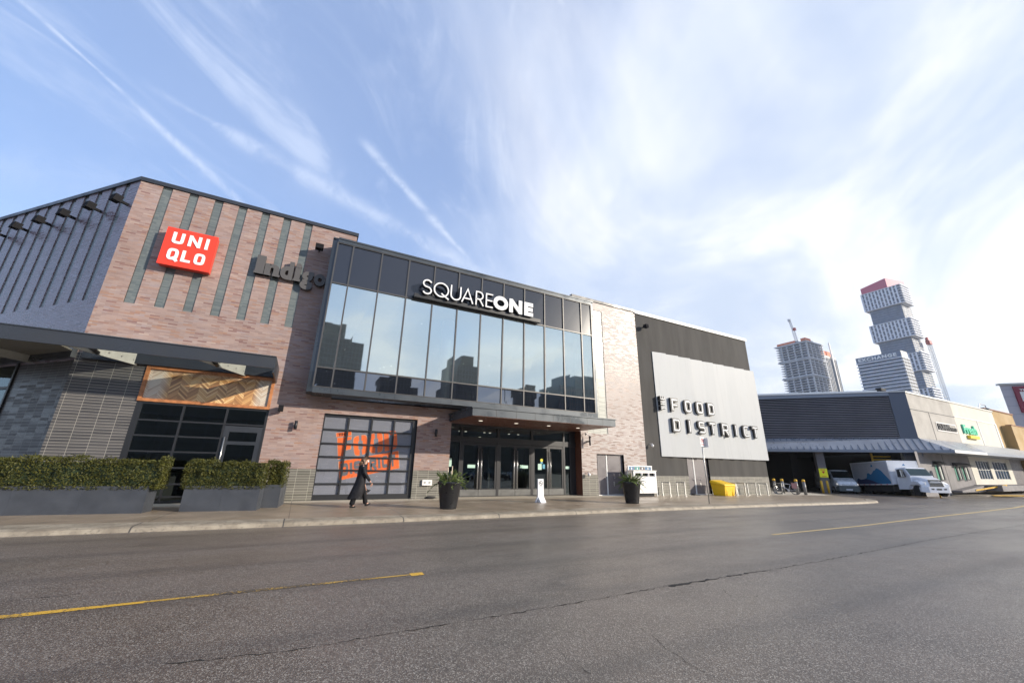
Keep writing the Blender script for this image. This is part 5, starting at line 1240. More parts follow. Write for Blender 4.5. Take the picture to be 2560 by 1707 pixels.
hedge('shorter clipped hedge in front of the patio door', f2, -.12, L_+.02, -.03, .66, 1.57, 12, 12000)
f3, L_ = planter('narrow grey planter set back behind the end of the others', (-.96, 16.50), (-.40, 16.44), 1.3, 1)
hedge('small hedge set back at the right end of the row', f3, .0, L_+.02, .0, 1.28, 1.56, 13, 7000)
# ---- two tall pots with winter greens
def pot(lab, x, y, seed, lab2):
    z0 = .12+gz(x); t = thing('plant_pot', lab, 'pot', (x, y, z0), group='tall black pots by the kerb'); mb = MB(); mb.smooth = True
    mb.lathe([(.0, 0), (.285, 0), (.30, .03), (.415, .84), (.44, .86), (.445, .91), (.42, .92), (.405, .86), (.395, .80), (0, .80)], (x, y, z0), 32); obj('pot_body', mb, 'pot_black', t)
    rnd = random.Random(seed); g_ = thing('winter_greens', lab2, 'plant', (x, y, z0+.8), group='winter greens in the tall pots'); mb = MB(); mc = MB()
    for i in range(64):
        a = rnd.uniform(0, 2*pi); el = rnd.choice((rnd.uniform(-.1, .45), rnd.uniform(.3, 1.0), rnd.uniform(.8, 1.45))); L = rnd.uniform(.34, .62)*(1 if el < 1.1 else .8)
        p = Vector((x+cos(a)*rnd.uniform(0, .30), y+sin(a)*rnd.uniform(0, .30), z0+.92)); d = Vector((cos(a)*cos(el), sin(a)*cos(el), sin(el))); dr = rnd.uniform(.05, .35)*(1.2-el*.6)
        for k in range(90):
            s = k/90; q = p+d*L*s+Vector((0, 0, -dr*s*s)); r_ = Vector((rnd.uniform(-1, 1), rnd.uniform(-1, 1), rnd.uniform(-1, 1))).normalized(); ln = (.085*(1-s*.5))*rnd.uniform(.7, 1.2)
            e = (d*.9+r_).normalized(); wv_ = e.cross(r_).normalized()*.009
            mb.quad(q-wv_, q+wv_, q+e*ln+wv_*.3, q+e*ln-wv_*.3)
        mc.tube([p, p+d*L*.6+Vector((0, 0, -dr*.3))], .005, 4)
    obj('pine_sprigs', mb, 'leaf_pine', g_)
    mw = MB()
    for dx_, dy_, h_ in ((-.08, 0, .60), (.06, .05, .66), (0, -.06, .48)): mw.tube([(x+dx_, y+dy_, z0+.8), (x+dx_*1.3+.01, y+dy_, z0+.8+h_)], [.022, .016], 7)
    obj('birch_poles', mw, 'bark_pale', g_); obj('twigs', mc, 'bark_pale', g_)
    mp = MB(); mp.smooth = True
    for i in range(7):
        a = rnd.uniform(0, 6.28); r_ = rnd.uniform(.05, .25); mp.lathe([(0, 0), (.035, .02), (.04, .05), (.02, .09), (0, .10)], (x+cos(a)*r_, y+sin(a)*r_, z0+.92+rnd.uniform(0, .1)), 8)
    obj('pine_cones', mp, 'pine_cone', g_)
pot('tall black pot on the pavement left of the entrance doors', 5.03, 14.5, 5, 'pine sprigs with two birch poles in the pot left of the entrance')
pot('tall black pot on the pavement right of the entrance doors', 13.80, 14.42, 9, 'pine sprigs with birch poles in the pot before the recycling station')

# ================================================================== STREET FURNITURE
x, y = 9.76, 15.85
t = thing('no_smoking_sign', 'white upright sign stand with a no smoking symbol before the entrance doors', 'sign', (x, y, .12)); mb = MB()
pr = [(-.28, 0), (-.24, 0), (-.135, .17), (.135, .17), (.24, 0), (.28, 0), (.15, .24), (.14, .98), (-.14, .98), (-.15, .24)]
mb.prism([(x+a, y-.04, .12+b_) for a, b_ in pr], (0, .08, 0)); mb.hexa([Vector((x-.13, y-.26, .12)), Vector((x+.13, y-.26, .12)), Vector((x+.13, y+.26, .12)), Vector((x-.13, y+.26, .12)), Vector((x-.13, y-.035, .36)), Vector((x+.13, y-.035, .36)), Vector((x+.13, y+.035, .36)), Vector((x-.13, y+.035, .36))])
obj('stand_body', mb, 'white_gloss', t)
mb = MB(); ring = lambda cx, cz, r0, r1, yy, mb=mb, n=20: mb.add([(cx+rr_*cos(2*pi*k/n), yy, cz+rr_*sin(2*pi*k/n)) for rr_ in (r0, r1) for k in range(n)], [(k, (k+1) % n, n+(k+1) % n, n+k) for k in range(n)])
ring(x, .92, .078, .10, y-.043); mb.quad(*[(x+a, y-.0445, .92+b_) for a, b_ in ((-.072, .05), (-.052, .068), (.072, -.05), (.052, -.068))]); mb.box(XYZ, x-.06, x+.03, .905, .93, y-.0435, y-.041); obj('no_smoking_symbol', mb, 'black_metal', t)
mb = MB(); mb.box(XYZ, x-.09, x+.09, .775, .79, y-.0435, y-.04); obj('caption_line', mb, 'letter_grey', t)
# no parking sign on a pole
x, y, z0 = 17.72, 13.40, .12+gz(17.7)
t = thing('no_parking_sign', 'slim grey pole with a small red and white no parking sign at the kerb', 'sign', (x, y, z0)); mb = MB(); mb.smooth = True; mb.tube([(x, y, z0), (x, y, 3.2)], .030, 8); obj('pole', mb, 'galvanised', t)
mb = MB(); mb.box(XYZ, x-.16, x+.16, 2.72, 3.20, y-.045, y-.035); mb.box(XYZ, x+.20, x+.205, 2.70, 3.15, y-.2, y+.2); obj('sign_plates', mb, 'white_paint', t)
mb = MB(); ring(x, 3.02, .085, .115, y-.047, mb); mb.quad(*[(x+a, y-.048, 3.02+b_) for a, b_ in ((-.08, .055), (-.06, .075), (.08, -.055), (.06, -.075))]); mb.box(XYZ, x-.12, x+.12, 2.80, 2.84, y-.047, y-.045); obj('red_symbol', mb, 'sign_red', t)
mb = MB(); mb.text('P', lambda u, z, d: Vector((u, d, z)), x-.035, x+.05, 2.96, 3.08, y-.0465, y-.0468, bold=.02); obj('letter_p', mb, 'black_metal', t)
# recycling station
gx0 = .12+gz(18.2)
t = thing('recycling_station', 'white three slot recycling station with a picture header beside the dark stucco wall', 'bin', (18.2, 18.1, gx0)); mb = MB()
mb.wall(XYZ, 17.28, 19.08, .27, 1.50, [(17.40, 17.92, 1.20, 1.38, .12), (17.98, 18.46, 1.20, 1.38, .12), (18.52, 18.98, 1.20, 1.38, .12)], d=17.80)
mb.quad((17.28, 17.8, .27), (17.28, 17.8, 1.5), (17.28, 18.35, 1.5), (17.28, 18.35, .27)); mb.quad((19.08, 17.8, .27), (19.08, 17.8, 1.5), (19.08, 18.35, 1.5), (19.08, 18.35, .27)); mb.box(XYZ, 17.25, 19.11, 1.50, 1.535, 17.76, 18.38)
for x in (17.30, 19.06):
    for y in (17.83, 18.32): mb.box(XYZ, x-.02, x+.02, gx0, .27, y-.02, y+.02)
for x in (17.88, 18.48): mb.box(XYZ, x-.004, x+.004, .29, 1.16, 17.795, 17.80)
obj('bin_body', mb, 'white_paint', t)
mb = MB(); mb.box(XYZ, 17.38, 19.0, 1.19, 1.39, 17.92, 18.0); mb.box(XYZ, 17.4, 18.9, gx0, .27, 17.9, 18.3); obj('bin_openings', mb, 'dark_void', t)
mb = MB(); mb.box(XYZ, 17.32, 19.30, 1.74, 1.80, 18.28, 18.34); mb.box(XYZ, 17.34, 17.40, 1.535, 1.74, 18.28, 18.34); mb.box(XYZ, 19.22, 19.28, 1.3, 1.74, 18.28, 18.34); obj('header_frame', mb, 'white_paint', t)
pm('header_blue', (.08, .16, .26), .5); pm('header_teal', (.06, .24, .22), .5); pm('header_grey', (.09, .09, .10), .5)
mb = MB()
for k, (a, b_) in enumerate(((17.42, 17.84), (17.90, 18.28), (18.33, 18.66), (18.72, 19.2))):
    mb.mat(k % 3).box(XYZ, a, b_, 1.55, 1.735, 18.30, 18.32); c_ = (a+b_)/2
    mb.mat(3).lathe([(.035, 18.294), (.035, 18.30)], (c_, 0, 1.665), 10, 'y'); mb.box(XYZ, c_-.03, c_+.03, 1.58, 1.63, 18.294, 18.30)
obj('header_pictures', mb, ['header_blue', 'header_teal', 'header_grey', 'white_paint'], t)
# yellow grit bin
z0 = .12+gz(25.3)
t = thing('grit_bin', 'bright yellow plastic grit bin with a sloping lid against the dark building', 'bin', (25.3, 18, z0)); mb = MB()
mb.hexa([Vector(p) for p in ((24.80, 17.50, z0), (25.72, 17.50, z0), (25.72, 18.35, z0), (24.80, 18.35, z0), (24.72, 17.42, z0+.62), (25.80, 17.42, z0+.62), (25.80, 18.45, z0+.78), (24.72, 18.45, z0+.78))])
for a in (24.95, 25.55): mb.box(XYZ, a-.03, a+.03, z0+.02, z0+.5, 17.44, 17.52)
o = obj('bin_body', mb, 'yellow_plastic', t); bv = o.modifiers.new('b', 'BEVEL'); bv.width = .025; bv.segments = 2
mb = MB(); mb.hexa([Vector(p) for p in ((24.67, 17.36, z0+.61), (25.85, 17.36, z0+.61), (25.85, 18.50, z0+.80), (24.67, 18.50, z0+.80), (24.72, 17.42, z0+.72), (25.80, 17.42, z0+.72), (25.78, 18.42, z0+.96), (24.74, 18.42, z0+.96))])
o = obj('bin_lid', mb, 'yellow_plastic', t); bv = o.modifiers.new('b', 'BEVEL'); bv.width = .03; bv.segments = 2
# bicycle stands
def stand():
    t = thing('bicycle_stand', 'x', 'bike rack', (0, 0, 0), group='bicycle stands along the dark building'); mb = MB()
    for q in ([(0, -.28, 0), (0, -.28, .80), (0, .32, .80), (0, .32, 0)],): 
        mb.box(XYZ, -.03, .03, 0, .80, -.31, -.25); mb.box(XYZ, -.03, .03, 0, .80, .27, .33); mb.box(XYZ, -.03, .03, .76, .82, -.31, .33)
    obj('tube_frame', mb, 'galvanised', t, off=Vector((0, 0, 0)))
    mb = MB(); mb.box(XYZ, -.07, .07, 0, .012, -.36, -.2); mb.box(XYZ, -.07, .07, 0, .012, .22, .38); obj('base_plates', mb, 'galvanised', t, off=Vector((0, 0, 0))); return t
s0 = stand(); SL = ['bicycle stand nearest the recycling station', 'bicycle stand just left of the second grey double door', 'bicycle stand right beside the yellow grit bin', 'second bicycle stand right of the yellow grit bin', 'third bicycle stand right of the yellow grit bin', 'bicycle stand at the end of the dark building', 'bicycle stand that the white bicycle leans on']
for i, (x, y) in enumerate(((19.98, 17.95), (21.22, 17.9), (25.98, 17.8), (26.95, 17.8), (28.15, 17.8), (29.45, 17.8), (33.9, 19.3))):
    r = s0 if i == 0 else dup(s0, (0, 0, 0), 0, '')
    r.location = (x, y, gz(x)+.12); r['label'] = SL[i]
# grey bollards with yellow caps
def bollard(r_, h, body, capm, caph, cat='bollard'):
    t = thing('bollard', 'x', cat, (0, 0, 0)); mb = MB(); mb.smooth = True; mb.lathe([(r_, 0), (r_, h-caph)], (0, 0, 0), 14); obj('post', mb, body, t, off=Vector((0, 0, 0)))
    mb = MB(); mb.smooth = True; mb.lathe([(r_+.006, h-caph), (r_+.006, h-.05), (r_*.7, h), (0, h+.02)], (0, 0, 0), 14); obj('cap', mb, capm, t, off=Vector((0, 0, 0))); return t
b0 = bollard(.11, 1.13, 'bollard_grey', 'yellow_paint', .16); BL = ['rightmost and nearest of the yellow capped grey bollards', 'second from the right of the yellow capped grey bollards', 'third from the right of the yellow capped grey bollards', 'middle yellow capped bollard behind the bicycles', 'fifth from the right of the capped bollards behind the bicycles', 'second from the left of the capped bollards behind the bicycles', 'leftmost yellow capped bollard behind the dark bicycle']
for i, (x, y) in enumerate(((35.6, 18.25), (35.85, 18.95), (36.0, 20.1), (35.9, 20.7), (36.0, 21.6), (36.1, 22.4), (36.2, 23.2))):
    r = b0 if i == 0 else dup(b0, (0, 0, 0), 0, ''); r.location = (x, y, gz(x)+.12); r['label'] = BL[i]; r['group'] = 'grey bollards with yellow caps'
b1 = bollard(.10, 1.15, 'yellow_paint', 'yellow_paint', .06); YL_ = ['yellow bollard just right of the dock pillar', 'yellow bollard at the left foot of the dock pillar', 'yellow bollard in the shade left of the dock pillar', 'farthest left yellow bollard in the shade of the dock', 'small yellow bollard in front of the truck wheel']
for i, (x, y, s) in enumerate(((46.6, 21.75, 1.), (45.75, 21.85, 1.), (45.0, 25.2, .8), (44.9, 27.5, .8), (51.0, 15.2, .55))):
    r = b1 if i == 0 else dup(b1, (0, 0, 0), 0, ''); r.location = (x, y, gz(x)); r.scale = (1, 1, s) if s > .6 else (.6, .6, s); r['label'] = YL_[i]; r['group'] = 'yellow bollards at the loading dock'
# hazard sign on the pillar, small white sign among the bollards
t = thing('warning_sign', 'fluorescent yellow warning sign on the grey dock pillar', 'sign', DOCK(8.6, 1.5, -.33)); mb = MB(); mb.box(DOCK, 8.25, 8.97, 1.15, 2.0, -.36, -.32); obj('sign_plate', mb, 'safety_yellow', t)
mb = MB(); mb.quad(DOCK(8.46, 1.74, -.365), DOCK(8.76, 1.74, -.365), DOCK(8.61, 1.50, -.365)); mb.box(DOCK, 8.40, 8.82, 1.85, 1.92, -.365, -.36); mb.box(DOCK, 8.40, 8.82, 1.25, 1.29, -.365, -.36); obj('sign_marks', mb, 'sign_red', t)
t = thing('notice_sign', 'small white notice standing above the bollards behind the bicycles', 'sign', (35.4, 20.9, 0)); mb = MB(); mb.box(XYZ, 35.15, 35.6, 1.15, 1.6, 20.95, 20.97); obj('sign_plate', mb, 'white_paint', t)
mb = MB(); mb.tube([(35.38, 21, -.08), (35.38, 21, 1.3)], .025, 6); obj('pole', mb, 'galvanised', t)
mb = MB()
for z in (1.45, 1.36, 1.27): mb.box(XYZ, 35.24, 35.5, z, z+.03, 20.945, 20.95)
obj('notice_lines', mb, 'header_blue', t)
# far street items
t = thing('street_sign', 'thin sign post on the far pavement before the cream entrance', 'sign', (84, 13.2, -.2)); mb = MB(); mb.tube([(84, 13.2, -.2), (84, 13.2, 2.0)], .05, 6); obj('pole', mb, 'galvanised', t)
mb = MB(); mb.box(XYZ, 81.5, 84.6, 1.95, 2.15, 13.15, 13.2); obj('sign_plate', mb, 'white_paint', t)
for k, (x, y, r_, lab) in enumerate(((92, 14.6, 1.1, 'dark low bush beside the far cream entrance'), (97, 14.2, 1.4, 'darker larger bush at the right edge on the far pavement'))):
    t = thing('bush', lab, 'bush', (x, y, .1)); mb = MB(); rnd = random.Random(k)
    for i in range(1500):
        v = Vector((rnd.gauss(0, 1), rnd.gauss(0, 1), abs(rnd.gauss(0, .8)))).normalized()*r_*rnd.uniform(.6, 1.05); c_ = Vector((x, y, .2))+v; a_ = Vector((rnd.uniform(-1, 1), rnd.uniform(-1, 1), rnd.uniform(-1, 1))).normalized(); b_ = a_.cross(v).normalized()
        mb.quad(c_-a_*.09, c_+b_*.09, c_+a_*.09, c_-b_*.09)
    obj('foliage', mb, 'leaf_dark', t)
    mb = MB(); mb.tube([(x, y, 0), (x, y, r_*.7)], .06, 6); obj('stem', mb, 'bark_pale', t)
mb = MB(); mb.prism([Vector(p) for p in ((60.5, 14.2, -.25), (66.5, 12.5, -.25), (67, 12.75, -.25), (61, 14.5, -.25))], (0, 0, .05)); mb.prism([Vector(p) for p in ((61.5, 15.55, .1), (66.0, 14.35, .62), (66.2, 14.38, .62), (61.7, 15.6, .1))], (0, 0, .14)); tag(obj('yellow_kerb', mb, 'yellow_paint'), kind='structure')
for x_, lab in ((79.0, 'bent roof lamp on the coping above the cream wall'),):
    t = thing('roof_lamp', lab, 'light', (x_, 16.5, 9.6)); mb = MB(); mb.tube([(75.6, 16.6, 9.6), (76.6, 16.6, 10.4), (78.6, 16.6, 10.4), (78.8, 16.6, 10.0)], .05, 6); obj('arm', mb, 'galvanised', t); mb = MB(); mb.box(XYZ, 78.6, 79.1, 9.7, 10.0, 16.4, 16.8); obj('lamp_head', mb, 'black_metal', t)
t = thing('roof_vent', 'small dark rusty hood on the roof of the louvred service building', 'vent', (56, 19, 9.5)); mb = MB(); mb.box(XYZ, 55.4, 56.5, 10.3, 10.6, 18.7, 19.2); obj('hood', mb, 'rubber', t)
mb = MB(); mb.box(XYZ, 55.7, 56.2, 9.5, 10.3, 18.8, 19.1); obj('stack', mb, 'black_metal', t)
# ================================================================== BICYCLES
Z0 = Vector((0, 0, 0))
def lobj(n, mb, m_, par): return obj(n, mb, m_, par, off=Z0)
def lobjs(n, mb, m_, par): return objs(n, mb, m_, par, off=Z0)
def bicycle(lab, loc, rz, fm, extras):
    """local: x forward, wheels touch z = 0"""
    t = thing('bicycle', lab, 'bicycle', loc, rz, group='bicycles locked beside the loading dock')
    R_ = .34
    for x in (-.53, .53):
        mb = MB(); mb.smooth = True; mb.tube([(x+R_*cos(2*pi*k/28), 0, R_+R_*sin(2*pi*k/28)*.985) for k in range(28)], .022, 6, closed=True); wh = lobj('wheel', mb, 'rubber', t)
        mb = MB(); mb.tube([(x+.305*cos(2*pi*k/24), 0, R_+.305*sin(2*pi*k/24)) for k in range(24)], .009, 5, closed=True)
        for k in range(10): a = 2*pi*k/10; mb.tube([(x, .02*(-1)**k, R_), (x+.30*cos(a), 0, R_+.30*sin(a))], .0022, 3)
        mb.tube([(x, -.05, R_), (x, .05, R_)], .025, 8); lobj('rim', mb, 'steel', wh)
    bb, st, hd, hb, ra, fa = (-.10, 0, .30), (-.26, 0, .74), (.34, 0, .80), (.36, 0, .66), (-.53, 0, R_), (.53, 0, R_)
    mb = MB(); mb.smooth = True
    for a, b_, r in ((bb, st, .020), (st, hd, .018), (bb, hb, .024), (hd, hb, .022), (st, ra, .011), (bb, ra, .012)): mb.tube([a, b_], r, 8)
    lobj('frame', mb, fm, t)
    mb = MB(); mb.smooth = True
    for s in (-.05, .05): mb.tube([hb, (.40, s, .60), (.53, s, R_)], .014, 6)
    lobj('fork', mb, 'black_metal', t)
    mb = MB(); mb.smooth = True; mb.tube([hd, (.31, 0, .93)], .016, 6); mb.tube([(.30, -.30, .97), (.33, -.1, .93), (.33, .1, .93), (.30, .30, .97)], .014, 6); lobj('handlebar', mb, 'black_metal', t)
    mb = MB(); mb.smooth = True; mb.tube([st, (-.30, 0, .90)], .014, 6); mb.hexa([Vector(p) for p in ((-.44, -.08, .90), (-.12, -.02, .90), (-.12, .02, .90), (-.44, .08, .90), (-.43, -.07, .95), (-.14, -.015, .93), (-.14, .015, .93), (-.43, .07, .95))]); lobj('saddle', mb, 'rubber', t)
    mb = MB(); mb.lathe([(.09, -.02), (.09, -.01)], bb, 16, 'y'); mb.tube([(-.10, -.06, .30), (-.05, -.07, .14)], .010, 5); mb.tube([(-.10, .06, .30), (-.15, .07, .46)], .010, 5); mb.box(XYZ, -.10, 0, .12, .14, -.13, -.06); lobj('crankset', mb, 'steel', t)
    if extras == 'bag':
        mb = MB(); mb.box(XYZ, -.62, -.28, .66, .68, -.08, .08); mb.tube([(-.53, -.06, R_), (-.5, -.06, .66)], .008, 5); lobj('rear_rack', mb, 'black_metal', t)
        mb = MB(); mb.hexa([Vector(p) for p in ((-.66, -.16, .45), (-.34, -.16, .45), (-.34, .16, .45), (-.66, .16, .45), (-.70, -.14, .84), (-.32, -.14, .84), (-.32, .14, .84), (-.70, .14, .84))]); lobj('rear_bag', mb, 'bag_rose', t)
    else:
        mb = MB(); mb.hexa([Vector(p) for p in ((.36, -.15, .78), (.62, -.12, .78), (.62, .12, .78), (.36, .15, .78), (.32, -.18, 1.04), (.70, -.16, 1.04), (.70, .16, 1.04), (.32, .18, 1.04))]); lobj('front_basket', mb, 'bag_olive', t)
    return t
pm('bag_rose', (.42, .22, .21), .7); pm('bag_olive', (.16, .14, .09), .7); pm('bike_white', (.68, .70, .78), .35)
bicycle('white framed bicycle with a rose bag on its rear rack', (34.55, 19.0, gz(34.5)+.12), rad(118), 'bike_white', 'bag')
bicycle('dark bicycle with a front basket behind the white bicycle', (33.3, 19.6, gz(33.3)+.12), rad(112), 'black_metal', 'basket')

# ================================================================== VEHICLES (local: x forward, y left)
pm('truck_white', (.74, .76, .80), .28, coat=.4); pm('van_silver', (.60, .63, .66), .3, .2, coat=.4, var=.05, vscale=.8); pm('truck_blue', (.02, .17, .36), .4); pm('truck_navy', (.012, .03, .11), .4); pm('box_side', (.50, .51, .55), .45, var=.05)
pm('chrome', (.7, .7, .7), .15, .95); pm('lens', (.75, .75, .75), .1, emit=(1, .9, .7), es=.25); pm('lens_amber', (.8, .3, .03), .2); pm('bumper_grey', (.07, .085, .085), .45); pm('plate', (.6, .62, .66), .4)
def wheel(par, x, y, r, w_):
    mb = MB(); mb.smooth = True; s = 1 if y > 0 else -1
    mb.lathe([(r*.62, -w_/2), (r*.93, -w_/2), (r, -w_*.36), (r, w_*.36), (r*.93, w_/2), (r*.62, w_/2)], (x, y, r), 26, 'y'); t = lobj('wheel', mb, 'rubber', par)
    mb = MB(); mb.lathe([(r*.60, s*w_*.42), (r*.56, s*w_*.25), (r*.2, s*w_*.15), (r*.16, s*w_*.38), (0, s*w_*.38)], (x, y, r), 20, 'y'); lobj('rim', mb, 'galvanised', t)
def loft(mb, secs):
    """secs: list of equal-length rings"""
    n = len(secs[0]); V = [p for s in secs for p in s]; Fc = []
    for i in range(len(secs)-1):
        for k in range(n): Fc.append((i*n+k, i*n+(k+1) % n, (i+1)*n+(k+1) % n, (i+1)*n+k))
    Fc.append(tuple(range(n-1, -1, -1))); Fc.append(tuple((len(secs)-1)*n+k for k in range(n)))
    return mb.add(V, Fc)
def sec(x, w_, zb, zt, r=.12, tuck=0., n=3):
    """rounded rectangle section across the car, top corners radius r, top narrower by tuck"""
    P = [(x, -w_, zb), (x, w_, zb)]
    for k in range(n+1): a = pi/2*k/n; P.append((x, w_-tuck-r+r*cos(a), zt-r+r*sin(a)))
    for k in range(n+1): a = pi/2+pi/2*k/n; P.append((x, -w_+tuck+r+r*cos(a), zt-r+r*sin(a)))
    return P
tk = thing('box_truck', 'white box truck with a blue mountain picture, nosing out of the loading dock', 'truck', (50.68, 17.02, -.30), rad(-122))
tk.rotation_euler = (0, rad(-2.6), rad(-122)); tk.scale = (.88, 1, 1)
mb = MB(); mb.box(XYZ, -5.3, 0, .98, 3.06, -1.33, 1.33); bxo = lobj('cargo_box', mb, 'box_side', tk)
mb = MB()
for y in (-1.35, 1.27): mb.box(XYZ, -.10, .03, .93, 3.12, y, y+.08); mb.box(XYZ, -5.33, -5.2, .93, 3.12, y, y+.08); mb.box(XYZ, -5.2, -.10, 3.03, 3.12, y, y+.08); mb.box(XYZ, -5.2, -.10, .93, 1.02, y, y+.08)
mb.box(XYZ, -.02, .03, 3.03, 3.12, -1.27, 1.27); lobj('box_rails', mb, 'truck_white', bxo)
mb = MB(); mb.box(XYZ, .0, .025, 1.0, 3.02, -1.25, 1.25); lobj('box_front', mb, 'truck_white', bxo)
mb = MB(); yv = -1.338
pv = [(-4.9, 1.03), (-4.85, 1.45), (-4.6, 1.6), (-4.2, 1.45), (-3.7, 1.5), (-3.3, 1.62), (-3.1, 2.0), (-2.9, 2.08), (-2.6, 1.9), (-2.35, 2.05), (-2.1, 2.25), (-1.85, 2.3), (-1.6, 2.48), (-1.3, 2.40), (-1.0, 2.2), (-.7, 1.85), (-.35, 1.5), (-.15, 1.25), (-.15, 1.03)]
for (a, b_), (c, d) in zip(pv[1:], pv[2:-1]): mb.quad((a, yv, 1.03), (c, yv, 1.03), (c, yv, d), (a, yv, b_))
lobj('mountain_picture', mb, 'truck_blue', bxo); mb = MB(); mb.quad((.027, .25, 2.68), (.027, -.05, 2.68), (.027, .1, 2.86)); mb.quad((-2.35, yv, 2.62), (-2.0, yv, 2.62), (-2.15, yv, 2.92)); lobjs('peak_emblem', mb, 'truck_blue', bxo)
mb = MB(); yv = -1.341
for (a, b_), (c, d) in zip([(-4.9, 1.2), (-4.6, 1.6), (-4.2, 1.45), (-3.4, 1.52), (-2.6, 1.35), (-1.9, 1.12)], [(-4.6, 1.6), (-4.2, 1.45), (-3.4, 1.52), (-2.6, 1.35), (-1.9, 1.12), (-1.5, 1.04)]): mb.quad((a, yv, 1.03), (c, yv, 1.03), (c, yv, d), (a, yv, b_))
lobj('dark_foothills', mb, 'truck_navy', bxo)
mb = MB()
for i in range(14): x = -5.6+i*.4; mb.mat(i % 2).box(XYZ, x, x+.2, .95, 1.0, -1.36, -1.33)
lobj('reflector_strip', mb, ['sign_red', 'white_paint'], bxo)
mb = MB(); mb.box(XYZ, -5.2, 2.4, .62, .95, -.5, .5); mb.box(XYZ, -3.6, -.3, .35, .9, -1.2, -.6); lobj('chassis', mb, 'rubber', tk)
# cab
mb = MB(); mb.smooth = False
loft(mb, [sec(.22, 1.05, .55, 2.42, .16, .10), sec(1.15, 1.05, .55, 2.46, .18, .14), sec(1.35, 1.05, .55, 2.42, .18, .15), sec(1.85, 1.05, .60, 1.72, .12, .06)]); cab = lobj('cab', mb, 'truck_white', tk)
mb = MB(); loft(mb, [sec(1.80, 1.02, .62, 1.66, .22, .12), sec(2.5, .95, .62, 1.56, .25, .16), sec(3.0, .84, .66, 1.40, .26, .18), sec(3.14, .72, .70, 1.18, .22, .18)]); lobj('hood', mb, 'truck_white', tk)
mb = MB()
for s in (-1, 1): loft(mb, [[(x, s*a, z) for a, z in ((.78, .62), (1.14, .62 if k in (0, 4) else .95), (1.14, zt), (.78, zt+.12))] for k, (x, zt) in enumerate(((1.5, .9), (1.8, 1.18), (2.3, 1.25), (2.75, 1.15), (3.0, .95)))])
lobjs('fender', mb, 'truck_white', tk)
mb = MB(); mb.quad((1.39, -.86, 2.32), (1.39, .86, 2.32), (1.85, .93, 1.72), (1.85, -.93, 1.72)); mb.v = [v+Vector((.03, 0, .02)) for v in mb.v]; lobj('windscreen', mb, 'windscreen', cab)
mb = MB()
for s in (-1, 1): mb.quad((.45, s*1.045, 1.62), (1.5, s*1.06, 1.62), (1.22, s*.985, 2.28), (.45, s*.985, 2.28))
lobjs('side_window', mb, 'black_metal', cab)
for s in (-1, 1): mb = MB(); mb.box(XYZ, 1.35, 1.45, 1.6, 2.2, s*1.25-.1, s*1.25+.1); mb.tube([(1.3, s*1.0, 2.1), (1.4, s*1.25, 2.15)], .02, 5); mb.tube([(1.3, s*1.0, 1.65), (1.4, s*1.25, 1.65)], .02, 5); lobj('mirror', mb, 'chrome', cab)
mb = MB(); mb.hexa([Vector(p) for p in ((3.08, -.56, .80), (3.2, -.56, .80), (3.2, .56, .80), (3.08, .56, .80), (2.98, -.50, 1.36), (3.08, -.50, 1.36), (3.08, .50, 1.36), (2.98, .50, 1.36))]); gr = lobj('grille', mb, 'black_metal', tk)
mb = MB()
for k in range(4): z = .86+k*.125; mb.box(XYZ, 3.10-.02*k+.05, 3.2-.02*k, z, z+.06, -.56, .56)
lobj('grille_bars', mb, 'chrome', gr)
mb = MB()
for s in (-1, 1): mb.hexa([Vector(p) for p in ((2.9, s*.62, .92), (3.08, s*.62, .92), (2.86, s*1.0, .94), (2.75, s*1.0, .94), (2.85, s*.62, 1.16), (3.0, s*.62, 1.16), (2.82, s*1.0, 1.14), (2.7, s*1.0, 1.14))])
lobjs('headlight', mb, 'lens', tk)
mb = MB(); loft(mb, [[(3.0, s*1.14, z) for z in ()] for s in ()] or [[(2.75, -1.17, .36), (2.95, -1.17, .36), (2.95, -1.17, .74), (2.75, -1.17, .74)], [(3.05, -.8, .30), (3.30, -.8, .30), (3.30, -.8, .78), (3.05, -.8, .78)], [(3.05, .8, .30), (3.30, .8, .30), (3.30, .8, .78), (3.05, .8, .78)], [(2.75, 1.17, .36), (2.95, 1.17, .36), (2.95, 1.17, .74), (2.75, 1.17, .74)]]); bp_ = lobj('bumper', mb, 'truck_white', tk)
mb = MB(); mb.box(XYZ, 3.29, 3.32, .52, .64, -.2, .2)
for s in (-1, 1): mb.box(XYZ, 3.29, 3.32, .54, .64, s*.5-.1, s*.5+.1)
lobj('bumper_openings', mb, 'black_metal', bp_)
for x, y, in ((2.35, -.98), (2.35, .98), (-3.9, -.98), (-3.9, .98)): wheel(tk, x, y, .45, .28)
# van
vn = thing('delivery_van', 'silver grey delivery van parked beside the box truck in the dock', 'van', (49.3, 21.7, -.36), rad(-138))
mb = MB(); loft(mb, [sec(-4.6, .98, .35, 2.15, .2, .12), sec(-.55, .98, .35, 2.25, .25, .14), sec(-.15, .98, .35, 2.22, .25, .16), sec(.62, .98, .35, 1.42, .16, .10), sec(1.25, .93, .35, 1.18, .18, .12), sec(1.46, .84, .36, .92, .16, .10)]); vb = lobj('van_body', mb, 'van_silver', vn)
mb = MB(); mb.quad((-.06, -.76, 2.10), (-.06, .76, 2.10), (.60, .84, 1.46), (.60, -.84, 1.46)); mb.v = [v+Vector((.02, 0, .035)) for v in mb.v]; lobj('windscreen', mb, 'windscreen', vb)
mb = MB()
for s in (-1, 1): mb.quad((-1.0, s*.965, 1.38), (.42, s*.965, 1.38), (-.12, s*.91, 1.92), (-1.0, s*.905, 1.95))
lobjs('side_window', mb, 'black_metal', vb)
